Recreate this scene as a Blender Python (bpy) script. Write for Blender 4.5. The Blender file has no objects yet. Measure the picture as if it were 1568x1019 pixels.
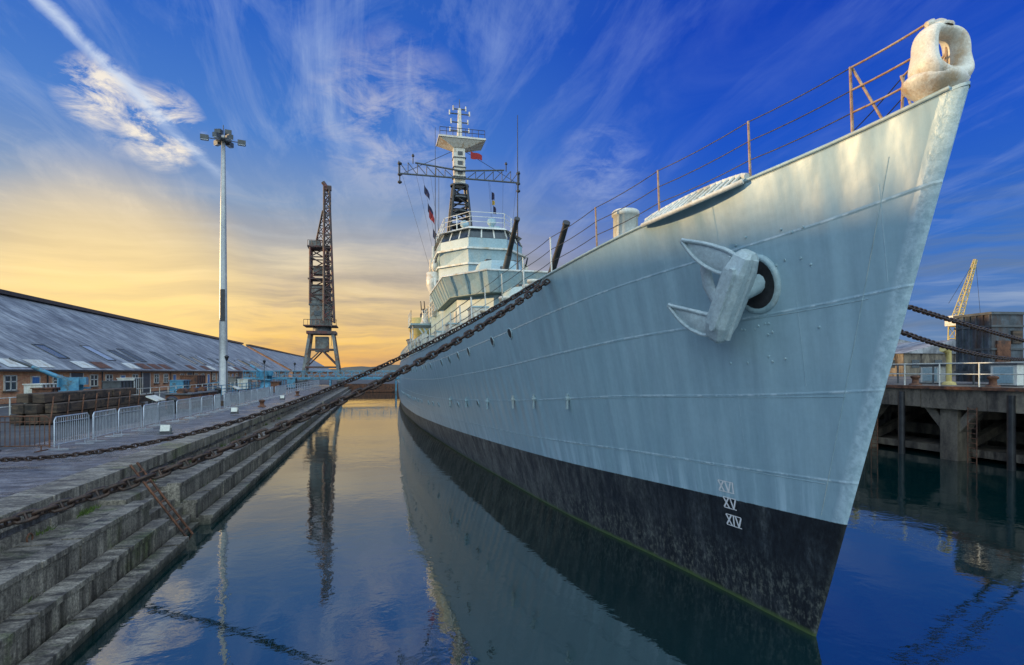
import bpy, math, random
from mathutils import Vector, Matrix
random.seed(7)
R=math.radians
scene=bpy.context.scene

# ------------------------------------------------------------------ materials
def newmat(name):
    m=bpy.data.materials.new(name); m.use_nodes=True
    nt=m.node_tree; b=nt.nodes["Principled BSDF"]
    return m,nt,b
def N(nt,t,**kw):
    n=nt.nodes.new(t)
    for k,v in kw.items(): setattr(n,k,v)
    return n
def L(nt,a,b): nt.links.new(a,b)
def ramp(nt,fac,stops,interp='LINEAR'):
    r=nt.nodes.new("ShaderNodeValToRGB"); r.color_ramp.interpolation=interp
    el=r.color_ramp.elements
    while len(el)>1: el.remove(el[0])
    el[0].position=stops[0][0]; c=stops[0][1]; el[0].color=(c[0],c[1],c[2],1)
    for p,c in stops[1:]:
        e=el.new(p); e.color=(c[0],c[1],c[2],1)
    if fac is not None: L(nt,fac,r.inputs[0])
    return r.outputs[0]
def mathn(nt,op,a,b=None,clamp=False):
    n=nt.nodes.new("ShaderNodeMath"); n.operation=op; n.use_clamp=clamp
    for i,x in enumerate((a,b)):
        if x is None: continue
        if isinstance(x,(int,float)): n.inputs[i].default_value=x
        else: L(nt,x,n.inputs[i])
    return n.outputs[0]
def mix(nt,fac,a,b,mode='MIX'):
    n=nt.nodes.new("ShaderNodeMix"); n.data_type='RGBA'; n.blend_type=mode
    for s,x in ((n.inputs[0],fac),(n.inputs[6],a),(n.inputs[7],b)):
        if isinstance(x,(int,float)): s.default_value=x
        elif isinstance(x,tuple): s.default_value=(x[0],x[1],x[2],1)
        else: L(nt,x,s)
    return n.outputs[2]
def noise(nt,vec,scale,detail=5,rough=.6,dist=0,mapscale=None):
    n=N(nt,"ShaderNodeTexNoise"); n.inputs['Scale'].default_value=scale
    n.inputs['Detail'].default_value=detail; n.inputs['Roughness'].default_value=rough
    n.inputs['Distortion'].default_value=dist
    if mapscale:
        mp=N(nt,"ShaderNodeMapping"); mp.inputs['Scale'].default_value=mapscale
        L(nt,vec,mp.inputs[0]); vec=mp.outputs[0]
    L(nt,vec,n.inputs['Vector']); return n.outputs[0]
def objc(nt): return N(nt,"ShaderNodeTexCoord").outputs['Object']
def bump(nt,b,h,strength=.4,dist=.02):
    n=N(nt,"ShaderNodeBump"); n.inputs['Strength'].default_value=strength; n.inputs['Distance'].default_value=dist
    L(nt,h,n.inputs['Height']); L(nt,n.outputs[0],b.inputs['Normal']); return n

def weathered(name,c1,c2,scale=2.,rough=.6,metal=0,bs=.3,bd=.02,c3=None,ms=None,streak=False):
    m,nt,b=newmat(name); v=objc(nt)
    n1=noise(nt,v,scale,7,.65,0,ms)
    col=ramp(nt,n1,[(.35,c1),(.65,c2)])
    if c3:
        n2=noise(nt,v,scale*.37+.3,6,.7,0,(1,1,.25) if streak else None)
        f=ramp(nt,n2,[(.5,(0,0,0)),(.62,(1,1,1))])
        col=mix(nt,f,col,c3)
    n4=noise(nt,v,scale*9,4,.7)
    col=mix(nt,.45,col,ramp(nt,n4,[(.3,(.4,.4,.4)),(.7,(1.1,1.1,1.1))]),'MULTIPLY')
    L(nt,col,b.inputs['Base Color'])
    b.inputs['Roughness'].default_value=rough; b.inputs['Metallic'].default_value=metal
    bump(nt,b,n4,bs,bd)
    return m

M={}
M['paint']=weathered('grey_paint',(.27,.41,.46),(.37,.50,.54),1.2,.45,0,.15,.01,(.42,.48,.46),None,True)
M['anchor']=weathered('anchor_paint',(.40,.50,.54),(.52,.62,.64),2,.40,0,.15,.008,(.34,.44,.48))
M['white']=weathered('white_paint',(.62,.62,.56),(.8,.8,.74),2,.45,0,.1,.01,(.5,.42,.3),None,True)
M['cream']=weathered('cream_paint',(.68,.62,.50),(.84,.79,.69),5,.4,0,.4,.01,(.56,.40,.25))
M['darkgrey']=weathered('dark_grey',(.05,.055,.06),(.1,.11,.12),3,.5)
M['black']=weathered('black_iron',(.012,.012,.014),(.04,.04,.045),3,.4)
M['rust']=weathered('rust',(.08,.03,.015),(.24,.10,.05),5,.75,0,.6,.02,(.05,.03,.025))
M['railp']=weathered('rusty_rail_paint',(.30,.13,.06),(.5,.38,.26),8,.6)
M['chain']=weathered('chain_iron',(.018,.013,.012),(.085,.045,.03),14,.42,.3,.5,.01)
M['galv']=weathered('galvanised_steel',(.42,.46,.52),(.6,.64,.70),4,.35,.5,.1,.01)
M['crane']=weathered('crane_steel',(.04,.028,.028),(.12,.08,.07),1,.6,0,.2,.02,(.15,.04,.03))
M['cranegrey']=weathered('crane_cladding',(.10,.11,.11),(.24,.24,.22),1,.6,0,.2,.02,(.13,.07,.04))
M['blue']=weathered('blue_paint',(.05,.2,.34),(.11,.34,.48),4,.45,0,.2,.01,(.10,.12,.12))
M['door']=weathered('blue_door',(.02,.14,.4),(.04,.2,.5),4,.45)
M['timber']=weathered('old_timber',(.04,.028,.022),(.15,.10,.065),3,.8,0,.8,.03,(.018,.016,.015),(.4,.4,3))
M['shed_iron']=weathered('weathered_cladding',(.03,.04,.05),(.12,.15,.18),1.2,.6,0,.6,.03,(.07,.04,.03),None,True)
M['pole']=weathered('pole_steel',(.36,.37,.38),(.48,.48,.46),.6,.4,.3)
M['deck']=weathered('deck_green',(.12,.17,.15),(.2,.25,.22),1.5,.6)
M['red']=weathered('red_cloth',(.28,.02,.02),(.4,.03,.03),4,.8)
M['flagy']=weathered('yellow_cloth',(.45,.28,.03),(.55,.36,.05),4,.8)
M['flagb']=weathered('navy_cloth',(.015,.015,.05),(.03,.03,.09),4,.8)
M['window']=weathered('window_glass',(.02,.03,.04),(.05,.07,.09),3,.12)
M['numeral']=weathered('white_marking',(.7,.7,.7),(.85,.85,.85),9,.5)
M['yellow']=weathered('yellow_paint',(.5,.38,.12),(.62,.5,.2),4,.5)
M['pier']=weathered('jetty_concrete',(.055,.045,.038),(.28,.23,.17),.9,.8,0,.9,.05,(.028,.02,.018),(1,1,.4),True)

def stone(name,c1,c2,moss,rough=.75,mlo=.53,mhi=.66):
    m,nt,b=newmat(name); v=objc(nt)
    n1=noise(nt,v,1.3,8,.7); n2=noise(nt,v,.45,7,.75); n3=noise(nt,v,22,5,.75)
    col=ramp(nt,n1,[(.3,c1),(.7,c2)])
    col=mix(nt,ramp(nt,n2,[(mlo,(0,0,0)),(mhi,(1,1,1))]),col,moss)
    st=noise(nt,v,1.3,7,.75,0,(1,3.2,.22))
    col=mix(nt,.9,col,ramp(nt,st,[(.40,(.14,.13,.13)),(.60,(1.15,1.15,1.15))]),'MULTIPLY')
    col=mix(nt,.85,col,ramp(nt,n3,[(.35,(.25,.25,.25)),(.65,(1.5,1.5,1.5))]),'MULTIPLY')
    sep=N(nt,"ShaderNodeSeparateXYZ"); L(nt,v,sep.inputs[0])
    wz=mathn(nt,'ADD',sep.outputs[2],mathn(nt,'MULTIPLY',n1,.4))
    col=mix(nt,ramp(nt,wz,[(.15,(1,1,1)),(.45,(0,0,0))]),col,(.012,.018,.008))
    L(nt,col,b.inputs['Base Color']); 
    L(nt,ramp(nt,n2,[(.4,(rough,)*3),(.6,(rough-.35,)*3)]),b.inputs['Roughness'])
    bump(nt,b,mathn(nt,'ADD',mathn(nt,'MULTIPLY',n3,.6),n1),.9,.04)
    return m
M['stone']=stone('dock_stone',(.14,.12,.10),(.42,.37,.30),(.12,.145,.05))
M['quay']=stone('quay_surface',(.10,.10,.12),(.27,.26,.28),(.06,.06,.06),.5)
M['ground']=weathered('ground_asphalt',(.05,.05,.055),(.11,.105,.10),.3,.8)

m,nt,b=newmat('brick'); v=objc(nt); sep=N(nt,"ShaderNodeSeparateXYZ"); L(nt,v,sep.inputs[0])
cmb=N(nt,"ShaderNodeCombineXYZ"); L(nt,mathn(nt,'ADD',sep.outputs[0],sep.outputs[1]),cmb.inputs[0]); L(nt,sep.outputs[2],cmb.inputs[1])
bt=N(nt,"ShaderNodeTexBrick"); L(nt,cmb.outputs[0],bt.inputs['Vector'])
bt.inputs['Scale'].default_value=2.2; bt.inputs['Color1'].default_value=(.58,.19,.07,1); bt.inputs['Color2'].default_value=(.70,.34,.15,1)
bt.inputs['Mortar'].default_value=(.45,.36,.28,1); bt.inputs['Mortar Size'].default_value=.02
c=mix(nt,.6,bt.outputs[0],ramp(nt,noise(nt,v,.8,6,.7),[(.3,(.4,.4,.4)),(.65,(1.2,1.2,1.2))]),'MULTIPLY')
L(nt,c,b.inputs['Base Color']); b.inputs['Roughness'].default_value=.85; M['brick']=m

m,nt,b=newmat('slate_roof'); v=objc(nt); sep=N(nt,"ShaderNodeSeparateXYZ"); L(nt,v,sep.inputs[0])
n1=noise(nt,v,.22,8,.75); n2=noise(nt,v,2.5,6,.7,0,(.3,1,.3)); n5=noise(nt,v,.9,6,.7,0,(.25,1,.25))
col=ramp(nt,n1,[(.3,(.12,.125,.14)),(.5,(.27,.28,.30)),(.68,(.44,.45,.46))])
col=mix(nt,.8,col,ramp(nt,n5,[(.38,(.4,.4,.42)),(.62,(1.25,1.25,1.25))]),'MULTIPLY')
col=mix(nt,.6,col,ramp(nt,n2,[(.35,(.4,.4,.42)),(.65,(1.2,1.2,1.2))]),'MULTIPLY')
w=mathn(nt,'PINGPONG',sep.outputs[1],.6); w2=mathn(nt,'PINGPONG',sep.outputs[0],.8)
jl=ramp(nt,w,[(0,(.45,.45,.45)),(.06,(1,1,1))]); j2=ramp(nt,w2,[(0,(.4,.4,.4)),(.05,(1,1,1))])
col=mix(nt,.6,col,jl,'MULTIPLY'); col=mix(nt,.8,col,j2,'MULTIPLY')
L(nt,col,b.inputs['Base Color']); b.inputs['Roughness'].default_value=.6
bump(nt,b,mathn(nt,'ADD',n2,jl),.7,.06); M['roof']=m

m,nt,b=newmat('water'); v=objc(nt)
b.inputs['Base Color'].default_value=(.001,.016,.017,1); b.inputs['Roughness'].default_value=.015
b.inputs['IOR'].default_value=2.9
h=mathn(nt,'ADD',noise(nt,v,.9,4,.55,.4),mathn(nt,'MULTIPLY',noise(nt,v,5,4,.55,.3),.16))
calm=ramp(nt,noise(nt,v,.12,3,.5),[(.4,(.3,.3,.3)),(.62,(1,1,1))])
bump(nt,b,mathn(nt,'MULTIPLY',h,calm),.24,.06); M['water']=m

# hull
m,nt,b=newmat('hull_paint')
uv=N(nt,"ShaderNodeUVMap"); uv.uv_map='UVMap'; v=objc(nt)
at=N(nt,"ShaderNodeAttribute"); at.attribute_name='boot'
sp=N(nt,"ShaderNodeSeparateXYZ"); L(nt,uv.outputs[0],sp.inputs[0]); Yc,Tc=sp.outputs[0],sp.outputs[1]
sz=N(nt,"ShaderNodeSeparateXYZ"); L(nt,v,sz.inputs[0])
n1=noise(nt,v,.6,7,.65); n3=noise(nt,v,9,5,.7); st=noise(nt,v,1.5,7,.7,0,(1,2.6,.14))
pc=ramp(nt,n1,[(.3,(.255,.395,.465)),(.7,(.315,.455,.52))])
pc=mix(nt,.42,pc,ramp(nt,st,[(.32,(.66,.68,.70)),(.6,(1.08,1.07,1.06))]),'MULTIPLY')
pc=mix(nt,.12,pc,ramp(nt,n3,[(.35,(.55,.55,.55)),(.6,(1.1,1.1,1.1))]),'MULTIPLY')
def band(src,c,wd):
    return ramp(nt,mathn(nt,'ABSOLUTE',mathn(nt,'SUBTRACT',src,c)),[(0,(1,1,1)),(wd,(0,0,0))])
seams=None
for c in (.34,.52,.70,.86):
    s=band(Tc,c,.0020); seams=s if seams is None else mathn(nt,'MAXIMUM',seams,s)
plates=ramp(nt,mathn(nt,'PINGPONG',mathn(nt,'ADD',Yc,mathn(nt,'MULTIPLY',mathn(nt,'FLOOR',mathn(nt,'MULTIPLY',Tc,5.6)),1.3)),1.9),[(0,(1,1,1)),(.010,(0,0,0))])
seamc=mathn(nt,'MAXIMUM',mathn(nt,'MULTIPLY',seams,.8),mathn(nt,'MULTIPLY',plates,.3))
pc=mix(nt,mathn(nt,'MULTIPLY',seamc,ramp(nt,noise(nt,v,5,4,.6),[(.48,(.0,.0,.0)),(.58,(.8,.8,.8))])),pc,(.60,.72,.76))
pid=N(nt,"ShaderNodeTexWhiteNoise"); pid.noise_dimensions='2D'
cb=N(nt,"ShaderNodeCombineXYZ"); fl=mathn(nt,'FLOOR',mathn(nt,'MULTIPLY',Tc,5.6))
L(nt,mathn(nt,'FLOOR',mathn(nt,'DIVIDE',mathn(nt,'ADD',Yc,mathn(nt,'MULTIPLY',fl,1.3)),3.8)),cb.inputs[0]); L(nt,fl,cb.inputs[1]); L(nt,cb.outputs[0],pid.inputs['Vector'])
pc=mix(nt,.4,pc,ramp(nt,pid.outputs[0],[(0,(.88,.90,.90)),(1,(1.05,1.04,1.03))]),'MULTIPLY')
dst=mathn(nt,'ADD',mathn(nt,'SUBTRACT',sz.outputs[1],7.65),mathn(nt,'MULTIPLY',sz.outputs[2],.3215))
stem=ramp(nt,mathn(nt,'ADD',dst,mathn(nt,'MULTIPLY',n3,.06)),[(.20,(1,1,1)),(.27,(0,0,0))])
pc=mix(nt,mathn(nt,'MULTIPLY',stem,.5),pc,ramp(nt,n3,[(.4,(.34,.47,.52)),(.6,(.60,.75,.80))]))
# boot topping
bn=noise(nt,v,2.2,8,.75,0,(1,1,.3)); bn2=noise(nt,v,12,6,.8,0,(1,1,.6))
aftg=ramp(nt,mathn(nt,'DIVIDE',Yc,50),[(.19,(0,0,0)),(.5,(1,1,1))])
bc=ramp(nt,bn,[(.45,(.008,.011,.014)),(.58,(.022,.028,.032)),(.74,(.09,.10,.10))])
bc=mix(nt,mathn(nt,'MULTIPLY',aftg,ramp(nt,bn,[(.42,(.1,.1,.1)),(.6,(.85,.85,.85))])),bc,(.18,.175,.15))
lowg=ramp(nt,mathn(nt,'DIVIDE',sz.outputs[2],2),[(.25,(.7,.7,.7)),(.55,(0,0,0))])
bc=mix(nt,mathn(nt,'MULTIPLY',lowg,ramp(nt,bn2,[(.5,(0,0,0)),(.6,(.8,.8,.8))])),bc,(.11,.115,.09))
bc=mix(nt,.8,bc,ramp(nt,bn2,[(.4,(.35,.35,.35)),(.66,(2.0,2.0,2.0))]),'MULTIPLY')
bc=mix(nt,ramp(nt,mathn(nt,'ADD',sz.outputs[2],mathn(nt,'MULTIPLY',bn,.12)),[(.08,(1,1,1)),(.16,(0,0,0))]),bc,(.07,.11,.03))
edge=mathn(nt,'ADD',at.outputs['Fac'],mathn(nt,'MULTIPLY',mathn(nt,'SUBTRACT',bn2,.5),.03))
fac=ramp(nt,mathn(nt,'ADD',mathn(nt,'MULTIPLY',edge,40),.5),[(.3,(0,0,0)),(.7,(1,1,1))])
rs=noise(nt,v,2.4,8,.8,0,(1,2,.25))
pc=mix(nt,ramp(nt,rs,[(.69,(0,0,0)),(.8,(.5,.5,.5))]),pc,(.36,.25,.14))
scf=mathn(nt,'MULTIPLY',ramp(nt,at.outputs['Fac'],[(.0,(1,1,1)),(.9,(0,0,0))]),ramp(nt,st,[(.5,(0,0,0)),(.62,(.45,.45,.45))]))
pc=mix(nt,scf,pc,(.50,.66,.74))
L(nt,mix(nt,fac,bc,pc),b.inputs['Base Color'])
L(nt,ramp(nt,fac,[(0,(.5,)*3),(1,(.33,)*3)]),b.inputs['Roughness'])
fr=mathn(nt,'SINE',mathn(nt,'MULTIPLY',Yc,2*math.pi/.62))
dim=noise(nt,uv.outputs[0],1,3,.55,0,(1.2,4,1))
dd=ramp(nt,noise(nt,uv.outputs[0],1,2,.5,0,(.5,3,1)),[(.35,(0,0,0)),(.65,(1,1,1))])
hh=mathn(nt,'ADD',mathn(nt,'MULTIPLY',mathn(nt,'MULTIPLY',fr,dd),.26),mathn(nt,'MULTIPLY',dim,.75))
hh=mathn(nt,'ADD',hh,mathn(nt,'MULTIPLY',seamc,.3))
hh=mathn(nt,'ADD',hh,mathn(nt,'MULTIPLY',n3,mathn(nt,'ADD',.03,mathn(nt,'MULTIPLY',stem,.35))))
bump(nt,b,hh,.8,.04); M['hull']=m

# ------------------------------------------------------------------ mesh builder
class MB:
    def __init__(s,name): s.name=name; s.v=[]; s.f=[]; s.m=[]; s.s=[]; s.mats=[]
    def mi(s,k):
        if k not in s.mats: s.mats.append(k)
        return s.mats.index(k)
    def add(s,vs,fs,mat,smooth=False):
        o=len(s.v); s.v+= [tuple(p) for p in vs]; k=s.mi(mat)
        for f in fs: s.f.append([i+o for i in f]); s.m.append(k); s.s.append(smooth)
    def box(s,c,sz,mat,rz=0,Mx=None):
        x,y,z=sz[0]/2,sz[1]/2,sz[2]/2
        vs=[]
        for a in (-1,1):
            for bb in (-1,1):
                for cc in (-1,1): vs.append(Vector((a*x,bb*y,cc*z)))
        fs=[(0,1,3,2),(4,6,7,5),(0,4,5,1),(2,3,7,6),(0,2,6,4),(1,5,7,3)]
        Q=Mx if Mx is not None else Matrix.Rotation(rz,3,'Z')
        c=Vector(c); s.add([c+Q@p for p in vs],fs,mat)
    def bar(s,p0,p1,w,h,mat):
        p0=Vector(p0);p1=Vector(p1); d=p1-p0; l=d.length
        z=d.normalized(); up=Vector((0,0,1)) if abs(z.z)<.95 else Vector((1,0,0))
        x=up.cross(z).normalized(); y=z.cross(x)
        Q=Matrix((x,y,z)).transposed(); s.box((p0+p1)/2,(w,h,l),mat,Mx=Q)
    def cyl(s,p0,p1,r0,r1=None,n=8,mat='paint',caps=True):
        if r1 is None: r1=r0
        p0=Vector(p0);p1=Vector(p1); z=(p1-p0).normalized()
        up=Vector((0,0,1)) if abs(z.z)<.95 else Vector((1,0,0))
        x=up.cross(z).normalized(); y=z.cross(x)
        vs=[]
        for p,r in ((p0,r0),(p1,r1)):
            for i in range(n):
                a=2*math.pi*i/n; vs.append(p+x*(r*math.cos(a))+y*(r*math.sin(a)))
        s.add(vs,[(i,(i+1)%n,n+(i+1)%n,n+i) for i in range(n)],mat,True)
        if caps: s.add(vs,[tuple(range(n))[::-1],tuple(range(n,2*n))],mat)
    def tube(s,pts,r,n,mat,closed=False,rs=None,flat=1.0,wide=None):
        pts=[Vector(p) for p in pts]; k=len(pts); vs=[]; prev=None
        for i,p in enumerate(pts):
            a=pts[(i-1)%k] if (closed or i>0) else p; b2=pts[(i+1)%k] if (closed or i<k-1) else p
            t=(b2-a).normalized()
            if wide is not None: x=t.cross(wide).normalized()
            elif prev is None:
                up=Vector((0,0,1)) if abs(t.z)<.9 else Vector((1,0,0)); x=up.cross(t).normalized()
            else: x=(prev-t*prev.dot(t)).normalized()
            prev=x; y=t.cross(x); rr=rs[i] if rs else r
            for j in range(n):
                an=2*math.pi*j/n; vs.append(p+x*rr*math.cos(an)+y*rr*flat*math.sin(an))
        fs=[]
        for i in range(k if closed else k-1):
            for j in range(n):
                q=(i+1)%k; fs.append((i*n+j,i*n+(j+1)%n,q*n+(j+1)%n,q*n+j))
        s.add(vs,fs,mat,True)
        if not closed: s.add(vs,[tuple(range(n))[::-1],tuple(range((k-1)*n,k*n))],mat)
    def prism(s,poly,z0,z1,mat,top=None,smooth=False):
        n=len(poly); tp=top or poly
        vs=[(p[0],p[1],z0) for p in poly]+[(p[0],p[1],z1) for p in tp]
        s.add(vs,[(i,(i+1)%n,n+(i+1)%n,n+i) for i in range(n)],mat,smooth)
        s.add(vs,[tuple(range(n))[::-1],tuple(range(n,2*n))],mat)
    def lathe(s,c,prof,n,mat,sx=1,sy=1):
        vs=[]
        for r,z in prof:
            for i in range(n):
                a=2*math.pi*i/n; vs.append((c[0]+r*sx*math.cos(a),c[1]+r*sy*math.sin(a),c[2]+z))
        fs=[]
        for k in range(len(prof)-1):
            for i in range(n): fs.append((k*n+i,k*n+(i+1)%n,(k+1)*n+(i+1)%n,(k+1)*n+i))
        s.add(vs,fs,mat,True); s.add(vs,[tuple(range((len(prof)-1)*n,len(prof)*n))],mat)
    def lattice(s,p0,p1,w0,w1,n,r,mat,legs=None):
        p0=Vector(p0);p1=Vector(p1); z=(p1-p0).normalized()
        up=Vector((0,1,0)) if abs(z.z)>.5 else Vector((0,0,1))
        x=up.cross(z).normalized(); y=z.cross(x)
        def c(i,k):
            t=i/n; w=(w0*(1-t)+w1*t)/2; sx,sy=[(-1,-1),(1,-1),(1,1),(-1,1)][k%4]
            return p0.lerp(p1,t)+x*sx*w+y*sy*w
        lr=legs or r*1.6
        for k in range(4):
            s.cyl(c(0,k),c(n,k),lr,lr,5,mat,False)
            for i in range(n):
                a,b2=(c(i,k),c(i+1,k+1)) if i%2 else (c(i,k+1),c(i+1,k))
                s.cyl(a,b2,r,r,4,mat,False); s.cyl(c(i+1,k),c(i+1,k+1),r,r,4,mat,False)
    def build(s,parent=None,bevel=0):
        me=bpy.data.meshes.new(s.name); me.from_pydata(s.v,[],s.f)
        for k in s.mats: me.materials.append(M[k])
        me.polygons.foreach_set('material_index',s.m); me.polygons.foreach_set('use_smooth',s.s)
        me.update(); o=bpy.data.objects.new(s.name,me); scene.collection.objects.link(o)
        if parent: o.parent=parent
        if bevel:
            md=o.modifiers.new('bevel','BEVEL'); md.width=bevel; md.segments=2; md.limit_method='ANGLE'; md.angle_limit=R(40)
        return o
def empty(name):
    e=bpy.data.objects.new(name,None); scene.collection.objects.link(e); return e

# ------------------------------------------------------------------ hull maths
def pchip(pts):
    xs=[p[0] for p in pts]; ys=[p[1] for p in pts]; n=len(xs)
    d=[(ys[i+1]-ys[i])/(xs[i+1]-xs[i]) for i in range(n-1)]
    m=[d[0]]+[0 if d[i-1]*d[i]<=0 else 2*d[i-1]*d[i]/(d[i-1]+d[i]) for i in range(1,n-1)]+[d[-1]]
    def f(x):
        if x<=xs[0]: return ys[0]
        if x>=xs[-1]: return ys[-1]
        i=0
        while xs[i+1]<x: i+=1
        h=xs[i+1]-xs[i]; t=(x-xs[i])/h
        return (2*t**3-3*t*t+1)*ys[i]+(t**3-2*t*t+t)*h*m[i]+(-2*t**3+3*t*t)*ys[i+1]+(t**3-t*t)*h*m[i+1]
    return f
D=pchip([(0,0),(.04,.06),(.12,.10),(.3,.165),(1.3,.50),(2.8,1.05),(5.8,1.9),(8.8,2.65),(12.8,3.35),(17.8,4.0),(24.8,4.7),(34.8,5.2),(50,5.4),(75,5.3),(95,4.4),(106,3.0),(110,.6)])
Wl=pchip([(0,0),(.04,.03),(.12,.05),(.3,.08),(2,.32),(4,.66),(7.8,1.4),(15,2.3),(22.5,3.1),(38.5,4.35),(55,5.0),(75,4.9),(95,3.4),(106,1.4),(110,.2)])
ZD=pchip([(5.2,7.6),(6.5,7.43),(8,7.28),(11,7.06),(14,6.72),(18,6.27),(23,5.87),(30,5.46),(40,5.28),(62,5.15),(62.4,3.0),(118,2.9)])
def ystem(z): return 7.65-.3215*z
def cx(Y): return 6.8+.021*(Y-7.65)
def hb(Y,z):
    dist=max(0,Y-ystem(z)); t=z/ZD(Y); w=Wl(dist); d=D(dist)
    if t<0: return w*max(.2,1+t*.9)
    p=1.2+(.5-1.2)*min(1,dist/35)
    return w+(d-w)*min(1.05,t)**p
def hpt(Y,z,off=0,side=-1):
    p=Vector((cx(Y)+side*hb(Y,z),Y,z))
    if off: p=p+hnorm(Y,z,side)*off
    return p
def hnorm(Y,z,side=-1):
    e=.05
    a=hpt(Y+e,z,0,side)-hpt(Y-e,z,0,side); u=hpt(Y,z+e,0,side)-hpt(Y,z-e,0,side)
    n=a.cross(u).normalized()
    if n.x*side<0: n=-n
    return n
ship=empty('destroyer_warship')
sig=[0,.015,.04,.08,.12,.2,.3,.45,.65,.9]
x=1.2
while x<20: sig.append(x); x+=.35
while x<54: sig.append(x); x+=1
sig+= [54.6,54.8]
x=56
while x<110: sig.append(x); x+=3
sig.append(110)
NT=46
vs=[];uvd=[];boot=[]
def bootz(Y): return .6+1.34*math.exp(-(Y-7)/35)
def station(s,side):
    row=[]
    zd=7
    for _ in range(8): zd=ZD(7.65+s-.3215*zd*math.exp(-s/10))
    for j in range(NT+1):
        t=-.25+1.25*j/NT; z=t*zd
        Y=7.65+s-.3215*z*math.exp(-s/10)
        row.append((hpt(Y,z,0,side),Y,t,z-bootz(Y)))
    return row
faces=[];dk=[]
me=bpy.data.meshes.new('hull')
for side in (-1,1):
    base=len(vs)
    for i,s in enumerate(sig):
        r=station(s,side)
        for p,Y,t,bz in r: vs.append(p); uvd.append((Y,t)); boot.append(bz)
        dk.append((side,r[-1][0]))
    for i in range(len(sig)-1):
        for j in range(NT):
            a=base+i*(NT+1)+j; q=(a,a+1,a+NT+2,a+NT+1)
            faces.append(q if side<0 else q[::-1])
me.from_pydata([tuple(p) for p in vs],[],faces)
uvl=me.uv_layers.new(name='UVMap')
for l in me.loops: uvl.data[l.index].uv=uvd[l.vertex_index]
a=me.attributes.new('boot','FLOAT','POINT'); a.data.foreach_set('value',boot)
me.materials.append(M['hull']); me.polygons.foreach_set('use_smooth',[True]*len(me.polygons)); me.update()
ho=bpy.data.objects.new('hull',me); scene.collection.objects.link(ho); ho.parent=ship
mb=MB('deck'); ns=len(sig)
sb=[p for s,p in dk if s<0]; pt=[p for s,p in dk if s>0]
dv=[p-Vector((0,0,.04)) for p in sb]+[p-Vector((0,0,.04)) for p in pt]
mb.add(dv,[(i,ns+i,ns+i+1,i+1) for i in range(ns-1)],'deck')
for arr in (sb,pt): mb.tube([p for p in arr[4:]],.03,6,'paint')
mb.build(ship)
mb=MB('hull_weld_seams')
def ridge(f,y0,y1,st,r):
    p=[];Y=y0
    while Y<y1: p.append(hpt(Y,f(Y),.002)); Y+=st
    mb.tube(p,r,4,'paint')
for t in (.34,.52,.70):
    ridge(lambda Y,t=t:t*ZD(Y),7.6-.32*t*7.3+.5,50,.4,.006)
p=[hpt(ystem(z)+.30+.05*z,z,.0) for z in [2.0+.25*i for i in range(21)]]; mb.tube(p,.007,5,'paint')
mb.build(ship)
mb=MB('draught_numerals')
def stroke(Y,z,dx0,dz0,dx1,dz1,w=.017):
    a0=hpt(Y-dx0,z+dz0,.012); a1=hpt(Y-dx1,z+dz1,.012); n=hnorm(Y,z); d=(a1-a0).normalized(); pr=d.cross(n).normalized()
    mb.add([a0+pr*w,a1+pr*w,a1-pr*w,a0-pr*w],[(0,1,2,3)],'numeral')
def num(Y,z,s,h=.19):
    x0=0
    for ch in s:
        if ch=='X': wd=.13; stroke(Y,z,x0,0,x0+wd,h); stroke(Y,z,x0,h,x0+wd,0)
        if ch=='V': wd=.13; stroke(Y,z,x0,h,x0+wd/2,0); stroke(Y,z,x0+wd/2,0,x0+wd,h)
        if ch=='I': wd=.03; stroke(Y,z,x0+.015,0,x0+.015,h)
        x0+=wd+.035
    stroke(Y,z,0,-.004,x0-.03,-.004,.008); stroke(Y,z,0,h+.004,x0-.03,h+.004,.008)
num(9.52,1.98,'XVI'); num(9.44,1.68,'XV'); num(9.42,1.36,'XIV')
mb.build(ship)
mb=MB('portholes')
def port(Y,z,r=.16):
    n=hnorm(Y,z); c=hpt(Y,z,.01); a=Vector((0,1,0)); a=(a-n*a.dot(n)).normalized(); u=n.cross(a)
    k=14
    mb.tube([c+a*r*math.cos(2*math.pi*i/k)+u*r*math.sin(2*math.pi*i/k) for i in range(k)],.022,5,'paint',True)
    mb.add([c+n*.006+a*r*.9*math.cos(2*math.pi*i/k)+u*r*.9*math.sin(2*math.pi*i/k) for i in range(k)],[tuple(range(k))],'black')
Y=17.2
while Y<60:
    port(Y,ZD(Y)-.95); 
    if Y>20: port(Y+.5,ZD(Y)-3.0,.13)
    Y+=1.7 if int(Y*3)%4 else 3
mb.build(ship)
mb=MB('hull_fittings')
for Y,z in ((16.5,3.4),(18.2,3.3),(14.4,3.5),(21,3.1),(24,3.0),(27,2.9)):
    n=hnorm(Y,z); c=hpt(Y,z); mb.cyl(c,c+n*.10,.07,.06,10,'paint'); mb.bar(c+n*.05+Vector((0,0,.14)),c+n*.05+Vector((0,.0,-.28)),.10,.05,'paint')
for a in range(26):
    Y=7.6+random.uniform(-.5,1.5); z=random.choice((4.9,5.9,6.4,4.4))+random.uniform(-.1,.1); 
    if Y>ystem(z)+.4: n=hnorm(Y,z); c=hpt(Y,z); mb.cyl(c,c+n*.02,.022,.016,7,'paint')
mb.build(ship)

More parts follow.
